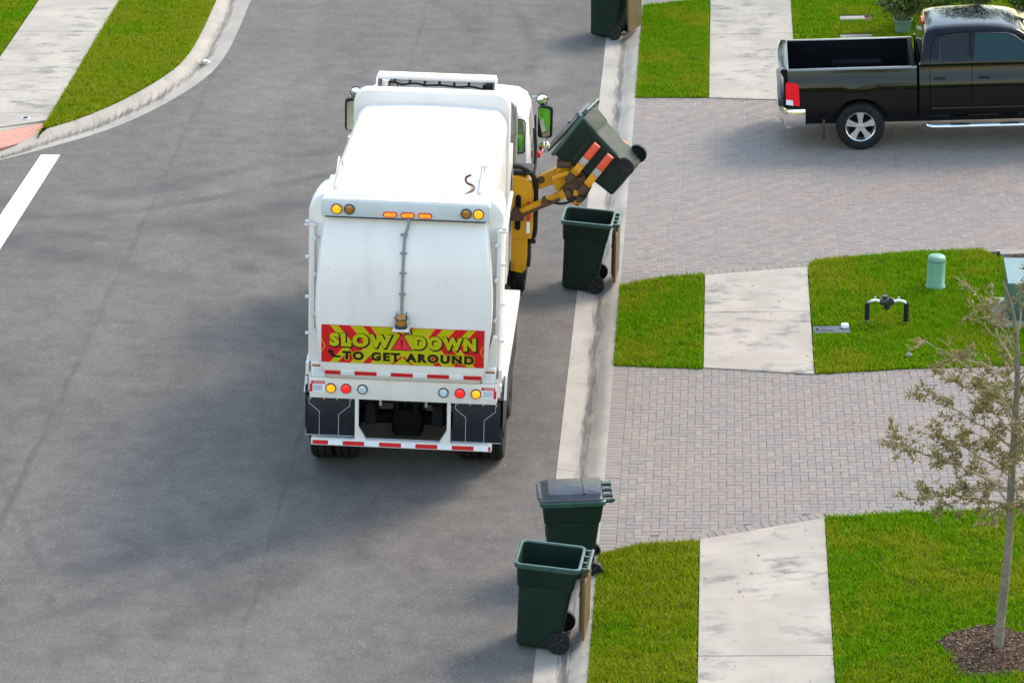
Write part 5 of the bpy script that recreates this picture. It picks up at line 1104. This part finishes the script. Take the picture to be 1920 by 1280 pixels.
# mulch bed of loose chips
mb = empty('mulch_bed', (TREE[0], TREE[1], tz)); tag(mb, 'round bed of dark brown bark mulch at the foot of the young tree', 'mulch', kind='stuff')
b = MB(); rows = []
for k in range(28):
    a = 2 * math.pi * k / 28; e = mulch_edge(a); rows.append([(e * t * math.cos(a), e * t * math.sin(a), 0.02 * e * t * math.cos(a) + 0.012 + 0.05 * (1 - t * t)) for t in (0.0, 0.35, 0.7, 0.92, 1.03)])
b.loft(rows + [rows[0]]); b.build('mulch_soil', M['earth'], mb, smooth=60)
def chips(n, fn, name, parent, size=(0.018, 0.055)):
    m = MB()
    for i in range(n):
        x, y, z = fn(); a, t = rnd.uniform(0, 6.28), rnd.uniform(-0.5, 0.5); l, w, h = rnd.uniform(*size), rnd.uniform(0.006, 0.016), rnd.uniform(0.003, 0.008)
        R3 = Matrix.Translation((x, y, z)) @ Matrix.Rotation(a, 4, 'Z') @ Matrix.Rotation(t, 4, 'Y')
        vs = [R3 @ Vector((sx * l / 2, sy * w / 2 * (1 if sx < 0 else 0.6), sz * h / 2)) for sz in (-1, 1) for sy in (-1, 1) for sx in (-1, 1)]
        m.add(vs, [(0, 2, 3, 1), (4, 5, 7, 6), (0, 1, 5, 4), (2, 6, 7, 3), (0, 4, 6, 2), (1, 3, 7, 5)])
    return tag(m.build(name, M['mulch'], parent, recalc=False), kind='stuff')
def in_bed():
    a = rnd.uniform(0, 6.283); t = math.sqrt(rnd.random()); e = mulch_edge(a) * 1.04 * t
    return e * math.cos(a), e * math.sin(a), 0.02 * e * math.cos(a) + 0.016 + 0.05 * (1 - t * t) + rnd.uniform(0, 0.018)
chips(2600, in_bed, 'mulch_chips', mb)
# second bed and pale edging beside the cabinet
eb = MB(); P = [(4.20, 4.22), (4.52, 3.42), (6.2, 3.3), (6.2, 4.5), (4.15, 4.40)]
eb.add([(x, y, zr(x) + 0.006) for x, y in P], [tuple(range(5))]); bed2 = eb.build('mulch_strip', M['earth'], recalc=False); tag(bed2, 'dark mulch strip between the far driveway and the green cabinet', 'mulch', kind='stuff')
def in_strip():
    while True:
        x, y = rnd.uniform(4.15, 5.4), rnd.uniform(3.3, 4.5)
        if inside(P, np.array(x), np.array(y)): return x, y, zr(x) + 0.015 + rnd.uniform(0, 0.02)
chips(900, in_strip, 'mulch_chips', bed2)
edg = empty('concrete_edging'); struct(edg)
for i in range(4): slab(edg, [(4.16 + i * 0.55, 4.44 + 0.02 * i), (4.69 + i * 0.55, 4.46 + 0.02 * i), (4.69 + i * 0.55, 4.64 + 0.008 * i), (4.16 + i * 0.55, 4.63 + 0.008 * i)], lambda x: zr(x) + 0.022, M['pale'])

# green cable pedestal
b = MB(); pz = zr(3.14); b.lathe([(0.150, 0.0), (0.148, 0.04), (0.128, 0.06), (0.128, 0.44), (0.124, 0.475), (0.108, 0.497), (0.06, 0.508), (0.0, 0.510)], (0, 0, 0), 'z', 36)
ped = b.build('cable_pedestal', M['ped'], smooth=50); ped.location = (3.145, 3.08, pz - 0.01); ped.rotation_euler = (0, R(0.6), 0); tag(ped, 'pale green cylindrical cable pedestal standing on the lawn', 'utility pedestal')
b = MB(); b.lathe([(0.1295, 0.425), (0.131, 0.428), (0.131, 0.434), (0.1295, 0.437)], (0, 0, 0), 'z', 36); b.build('cover_seam', M['cab_green'], ped, smooth=50)
# pad-mounted transformer
tf = empty('transformer_cabinet', (4.06, 1.60, zr(4.06))); tag(tf, 'dark green metal transformer cabinet at the right edge of the lawn', 'utility cabinet')
b = MB(); b.rbox(0.0, 1.15, 0.0, 0.80, 0.04, 0.60, 0.012); b.build('cabinet_body', M['cab_green'], tf, smooth=40)
b = MB(); b.add([(-0.02, -0.03, 0.60), (1.17, -0.03, 0.60), (1.17, 0.84, 0.665), (-0.02, 0.84, 0.665), (-0.02, -0.03, 0.575), (1.17, -0.03, 0.575), (1.17, 0.84, 0.575), (-0.02, 0.84, 0.575)], [(0, 1, 2, 3), (7, 6, 5, 4), (0, 4, 5, 1), (1, 5, 6, 2), (2, 6, 7, 3), (3, 7, 4, 0)]); b.build('cabinet_lid', M['cab_top'], tf)
b = MB(); b.rbox(-0.20, 1.3, -0.25, 0.95, -0.04, 0.045, 0.012); b.build('concrete_pad', M['pale'], tf, smooth=40)
b = MB(); b.rbox(0.55, 0.60, -0.02, 0.005, 0.25, 0.36, 0.008); b.build('latch', M['steel'], tf, smooth=40)
# irrigation backflow preventer
bf = empty('backflow_preventer', (2.39, 1.62, zr(2.39))); tag(bf, 'irrigation backflow pipe on two black legs standing in the lawn', 'irrigation pipe')
for sx in (-1, 1):
    b = MB(); b.tube([(sx * 0.255, 0, -0.05), (sx * 0.255, 0, 0.30), (sx * 0.245, 0, 0.325), (sx * 0.20, 0, 0.335)], 0.024, 10); b.build('riser_pipe', M['steel'], bf, smooth=60)
    b = MB(); b.tube([(sx * 0.268, -0.01, 0.07 if sx < 0 else 0.05), (sx * 0.27, -0.01, 0.28), (sx * 0.262, -0.01, 0.315)], 0.036, 10); b.build('insulation_sleeve', M['black'], bf, smooth=60)
    b = MB(); b.cyl((sx * 0.10, 0, 0.335), (sx * 0.22, 0, 0.335), 0.026, n=10); b.rbox(sx * 0.16 - 0.03, sx * 0.16 + 0.03, -0.03, 0.03, 0.30, 0.37, 0.01); b.cyl((sx * 0.16, 0, 0.36), (sx * 0.16, 0, 0.40), 0.012, n=8); b.build('shutoff_valve', M['chrome'], bf, smooth=40)
b = MB(); b.rbox(-0.10, 0.10, -0.055, 0.055, 0.285, 0.385, 0.03); b.cyl((0, 0, 0.22), (0, 0, 0.30), 0.035, 0.055, 12); b.cyl((-0.03, 0, 0.38), (-0.03, 0, 0.42), 0.04, n=12); b.rbox(0.02, 0.08, -0.07, -0.03, 0.35, 0.41, 0.01); b.build('relief_valve', M['plastic'], bf, smooth=40)
# water meter box
me_ = empty('water_meter_box', (1.63, 1.40, zr(1.63))); me_.rotation_euler = (0, -math.atan(0.02), R(2)); tag(me_, 'blue grey water meter lid sunk in the grass beside the sidewalk', 'meter box')
b = MB(); b.rbox(-0.255, 0.255, -0.145, 0.145, -0.1, 0.014, 0.008); b.build('lid', M['meter'], me_, smooth=40)
b = MB(); b.rbox(-0.14, 0.06, -0.05, 0.04, 0.010, 0.020, 0.004); b.build('reader_hatch', M['plastic'], me_, smooth=40)
b = MB(); b.cyl((0.185, 0.06, 0.02), (0.185, 0.06, 0.065), 0.056, 0.052, 20); b.build('antenna_cap', M['tape_white'], me_, smooth=40)
b = MB(); b.cyl((-0.20, 0.0, 0.02), (-0.20, 0.0, 0.032), 0.018, n=10); b.build('bolt', M['black'], me_, smooth=40)
# valve boxes in the far lawn
for i, (x, y, lab) in enumerate(((2.50, 17.43, 'pale concrete valve box lid in the far lawn, the farther of two'), (2.47, 16.20, 'pale concrete valve box lid in the far lawn, the nearer of two'))):
    vb = empty('valve_box', (x, y, zr(x))); vb.rotation_euler = (0, -math.atan(0.02), R(3 * i)); tag(vb, lab, 'valve box', 'valve boxes in the far lawn')
    b = MB(); b.rbox(-0.29, 0.29, -0.17, 0.17, -0.1, 0.012, 0.008); b.build('frame', M['earth'], vb, smooth=40)
    b = MB(); b.rbox(-0.285, 0.16 if i == 0 else 0.285, -0.16, 0.07, -0.05, 0.035, 0.008); b.build('lid', M['pale'], vb, smooth=40)
    def in_vb(x=x, y=y): u = rnd.uniform(-0.3, 0.3); return u, rnd.uniform(0.06, 0.20), 0.022
    chips(90, in_vb, 'leaf_litter', vb)
# potted shrub and hedge behind the pickup
def shrub(name, label, cat, loc, rx, ry, rz, n, size, mat, group=None, pot=False):
    o = empty(name, loc); tag(o, label, cat, group); pts, ds = [], []
    st_ = MB()
    for k in range(26):
        a, e = rnd.uniform(0, 6.28), rnd.uniform(0.25, 1.0); tip = Vector((rx * e * math.cos(a), ry * e * math.sin(a), rz * (1.15 - 0.55 * e * e) * rnd.uniform(0.75, 1.1)))
        st_.tube([(tip.x * 0.05, tip.y * 0.05, 0), tip * 0.5 + Vector((0, 0, rz * 0.12)), tip], [0.012, 0.007, 0.003], 5)
        for q in range(n // 26):
            t = rnd.uniform(0.35, 1.05); p = tip * t + Vector((0, 0, rz * 0.10)) + Vector((rnd.gauss(0, rx * 0.13), rnd.gauss(0, ry * 0.13), rnd.gauss(0, rz * 0.10))); pts.append(tuple(p)); ds.append((tip.x + rnd.gauss(0, rx), tip.y + rnd.gauss(0, ry), tip.z * 0.6 + rnd.gauss(0, rz * 0.6)))
    tag(st_.build('stems', M['twig'], o, smooth=60, recalc=False), kind='stuff')
    lc = leaf_cloud(pts, ds, size, mat, 'foliage', o, 0.42); lc['kind'] = 'stuff'
    return o
ps = shrub('potted_shrub', 'leafy green and brown shrub in a pale green pot behind the pickup', 'potted plant', (3.30, 16.45, zr(3.3) + 0.20), 0.58, 0.55, 0.62, 3200, 0.085, M['shrub'])
b = MB(); b.lathe([(0.10, 0.0), (0.12, 0.005), (0.165, 0.24), (0.175, 0.25), (0.175, 0.27), (0.155, 0.265), (0.14, 0.24)], (0, 0, -0.21), 'z', 28); b.build('pot', M['pot'], ps, smooth=40)
HG = 'hedge shrubs behind the pickup'
for i, (x, y, h, lab) in enumerate(((3.95, 17.2, 0.75, 'dark hedge shrub next to the potted shrub, leftmost behind the pickup'), (4.75, 17.35, 0.85, 'dark hedge shrub directly above the pickup roof, second from left'), (5.5, 17.2, 0.85, 'dark hedge shrub above the pickup windshield, third from left'), (6.3, 17.0, 0.95, 'dark hedge shrub at the top right corner of the picture'))):
    shrub('hedge_shrub', lab, 'shrub', (x, y, zr(x)), 0.50, 0.45, h, 2000, 0.075, M['hedge'] if i != 1 else M['shrub'], HG)
# small things on the ground
b = MB(); b.lathe([(0.0, 0.006), (0.055, 0.006), (0.062, 0.003), (0.075, 0.004), (0.08, 0.0)], (0, 0, 0), 'z', 24); dr = b.build('drain_cover', M['steel'], smooth=40); dr.location = (-11.43, 11.28, 0.118); tag(dr, 'small round metal cover set in the left sidewalk above the pink pad', 'cover')
b = MB(); b.cyl((0, 0, 0.004), (0, 0, 0.009), 0.045, n=16); b.build('cover_plate', M['under'], dr, smooth=40)
pp = MB()
for k in range(7):
    a = k * 0.9; pp.add([(0.09 * math.cos(a) * (0.4 + 0.1 * k), 0.06 * math.sin(a), 0.01), (0.10 * math.cos(a + 0.9), 0.09 * math.sin(a + 0.7), 0.03 + 0.012 * (k % 3)), (0.05 * math.cos(a + 2), 0.07 * math.sin(a + 1.7), 0.05 - 0.01 * (k % 2)), (-0.02 * math.cos(a), 0.03 * math.sin(a + 2.4), 0.012)], [(0, 1, 2, 3)])
po = pp.build('crumpled_paper', M['paper']); po.location = (-8.93, 15.0, 0.0); tag(po, 'scrap of crumpled white paper lying in the curved left gutter', 'litter')
rk = bmesh.new(); bmesh.ops.create_icosphere(rk, subdivisions=2, radius=0.045)
for v in rk.verts: v.co *= 1 + 0.22 * math.sin(v.co.x * 60 + v.co.y * 45) ; v.co.z *= 0.7
m_ = MB(); m_.bm(rk); so = m_.build('white_stone', M['pale'], smooth=30); so.location = (2.63, 0.28, zr(2.63) + 0.05); tag(so, 'small white stone at the lower edge of the lawn by the pavers', 'stone')
# fallen leaves under the tree and along the lawn edge
LP2, LD2 = [], []
for i in range(150):
    x, y = rnd.gauss(2.6, 0.8), rnd.gauss(-3.2, 1.6) if i % 3 else rnd.uniform(-0.6, 0.0)
    if not (1.45 < x < 4.4): continue
    LP2.append((x, y, zr(x) + 0.012)); LD2.append((rnd.gauss(0, 1), rnd.gauss(0, 1), 0.08))
for i in range(60):
    x, y = rnd.uniform(-0.1, 1.3), rnd.choice([rnd.uniform(-10, -5.5), rnd.uniform(14, 19), rnd.uniform(0, 3.8)]); LP2.append((x, y, zr(x) + 0.030)); LD2.append((rnd.gauss(0, 1), rnd.gauss(0, 1), 0.08))
fl = leaf_cloud(LP2, LD2, 0.042, M['leaf'], 'fallen_leaves', None); tag(fl, 'small brown fallen leaves scattered over the pavers and sidewalks', 'leaves', kind='stuff')

# ================================================================== driver in the cab
def skin_body(joints, edges, mats, name, pick):
    me = bpy.data.meshes.new(name); me.from_pydata([j[:3] for j in joints], edges, []); o = bpy.data.objects.new(name, me); COL.objects.link(o)
    m = o.modifiers.new('skin', 'SKIN'); m.use_smooth_shade = True
    for i, j in enumerate(joints): me.skin_vertices[0].data[i].radius = (j[3], j[4] if len(j) > 4 else j[3]); me.skin_vertices[0].data[i].use_root = (i == 0)
    o.modifiers.new('sub', 'SUBSURF').levels = 2; bpy.context.view_layer.update()
    nm = bpy.data.meshes.new_from_object(o.evaluated_get(bpy.context.evaluated_depsgraph_get())); bpy.data.objects.remove(o)
    nm.materials.clear()
    for q in mats: nm.materials.append(q)
    for p in nm.polygons: p.material_index = pick(p.center); p.use_smooth = True
    o = bpy.data.objects.new(name, nm); COL.objects.link(o); return o
J = [(0, 0, 0.10, 0.15, 0.13), (0, -0.01, 0.30, 0.14, 0.12), (0, -0.01, 0.50, 0.17, 0.12), (0, 0.0, 0.60, 0.08), (0, 0.015, 0.68, 0.055), (0, 0.03, 0.76, 0.075), (0, 0.035, 0.84, 0.085), (0, 0.03, 0.91, 0.06)]
E_ = [(0, 1), (1, 2), (2, 3), (3, 4), (4, 5), (5, 6), (6, 7)]
for sx in (-1, 1):
    k = len(J); J += [(sx * 0.20, 0.0, 0.54, 0.065), (sx * 0.25, 0.10, 0.32, 0.05), (sx * 0.20, 0.34, 0.30, 0.04), (sx * 0.19, 0.44, 0.33, 0.035)]; E_ += [(2, k), (k, k + 1), (k + 1, k + 2), (k + 2, k + 3)]
    k = len(J); J += [(sx * 0.10, 0.05, 0.07, 0.10), (sx * 0.13, 0.46, 0.08, 0.07), (sx * 0.13, 0.52, -0.28, 0.05), (sx * 0.13, 0.62, -0.32, 0.04)]; E_ += [(0, k), (k, k + 1), (k + 1, k + 2), (k + 2, k + 3)]
drv = skin_body(J, E_, [M['vest'], M['skin'], M['trousers']], 'person', lambda c: 2 if c.z < 0.14 and c.y > -0.2 and not (c.z > 0.1 and c.y < 0) else (1 if c.z > 0.62 or (c.y > 0.22 and c.z > 0.2) else 0))
drv.location = TO + Vector((0.99, 6.98, 1.80)); tag(drv, 'person in a lime green shirt seated at the wheel inside the white truck cab', 'person')
b = MB(); b.lathe([(0.092, 0.0), (0.096, 0.04), (0.082, 0.085), (0.045, 0.11), (0, 0.118)], (0, 0.02, 0.835), 'z', 20); b.build('hair', M['hair'], drv, smooth=60)

# ================================================================== trees beyond the top of the picture (seen mirrored in the pickup's paint)
for x, y, h, r, lab in ((0.5, 27.5, 8.0, 2.0, 'broad dark tree beyond the top of the picture, mirrored in the pickup bed rail'), (5.2, 25.5, 7.6, 1.7, 'leafy tree beyond the top of the picture, mirrored in the pickup roof'), (9.5, 28.0, 9.0, 2.4, 'tall tree beyond the top right of the picture, mirrored in the pickup windshield')):
    bt = empty('background_tree', (x, y, 0.0)); tag(bt, lab, 'tree', 'trees beyond the top of the picture')
    b = MB(); b.tube([(0, 0, 0), (0.08, 0, h * 0.3), (-0.05, 0.05, h * 0.6), (0.0, 0, h * 0.85)], [0.20, 0.15, 0.10, 0.03], 10)
    lp, ld = [], []
    for k in range(24):
        a, e = rnd.uniform(0, 6.28), rnd.uniform(-0.7, 1.0); rr = r * math.sqrt(1 - min(0.95, e * e)) * rnd.uniform(0.55, 1.0); c_ = Vector((rr * math.cos(a), rr * math.sin(a), h * 0.66 + e * h * 0.30))
        b.tube([(0, 0, h * (0.35 + 0.2 * rnd.random())), c_ * 0.6 + Vector((0, 0, h * 0.22)), c_], [0.05, 0.03, 0.012], 5)
        for q in range(150): g_ = Vector((rnd.gauss(0, 1), rnd.gauss(0, 1), rnd.gauss(0, 0.7))); lp.append(tuple(c_ + g_ * 0.42)); ld.append(tuple(g_ + Vector((0, 0, 0.3))))
    b.build('trunk', M['bark'], bt, smooth=60, recalc=False); leaf_cloud(lp, ld, 0.20, M['hedge'], 'crown', bt, 0.45)['kind'] = 'stuff'
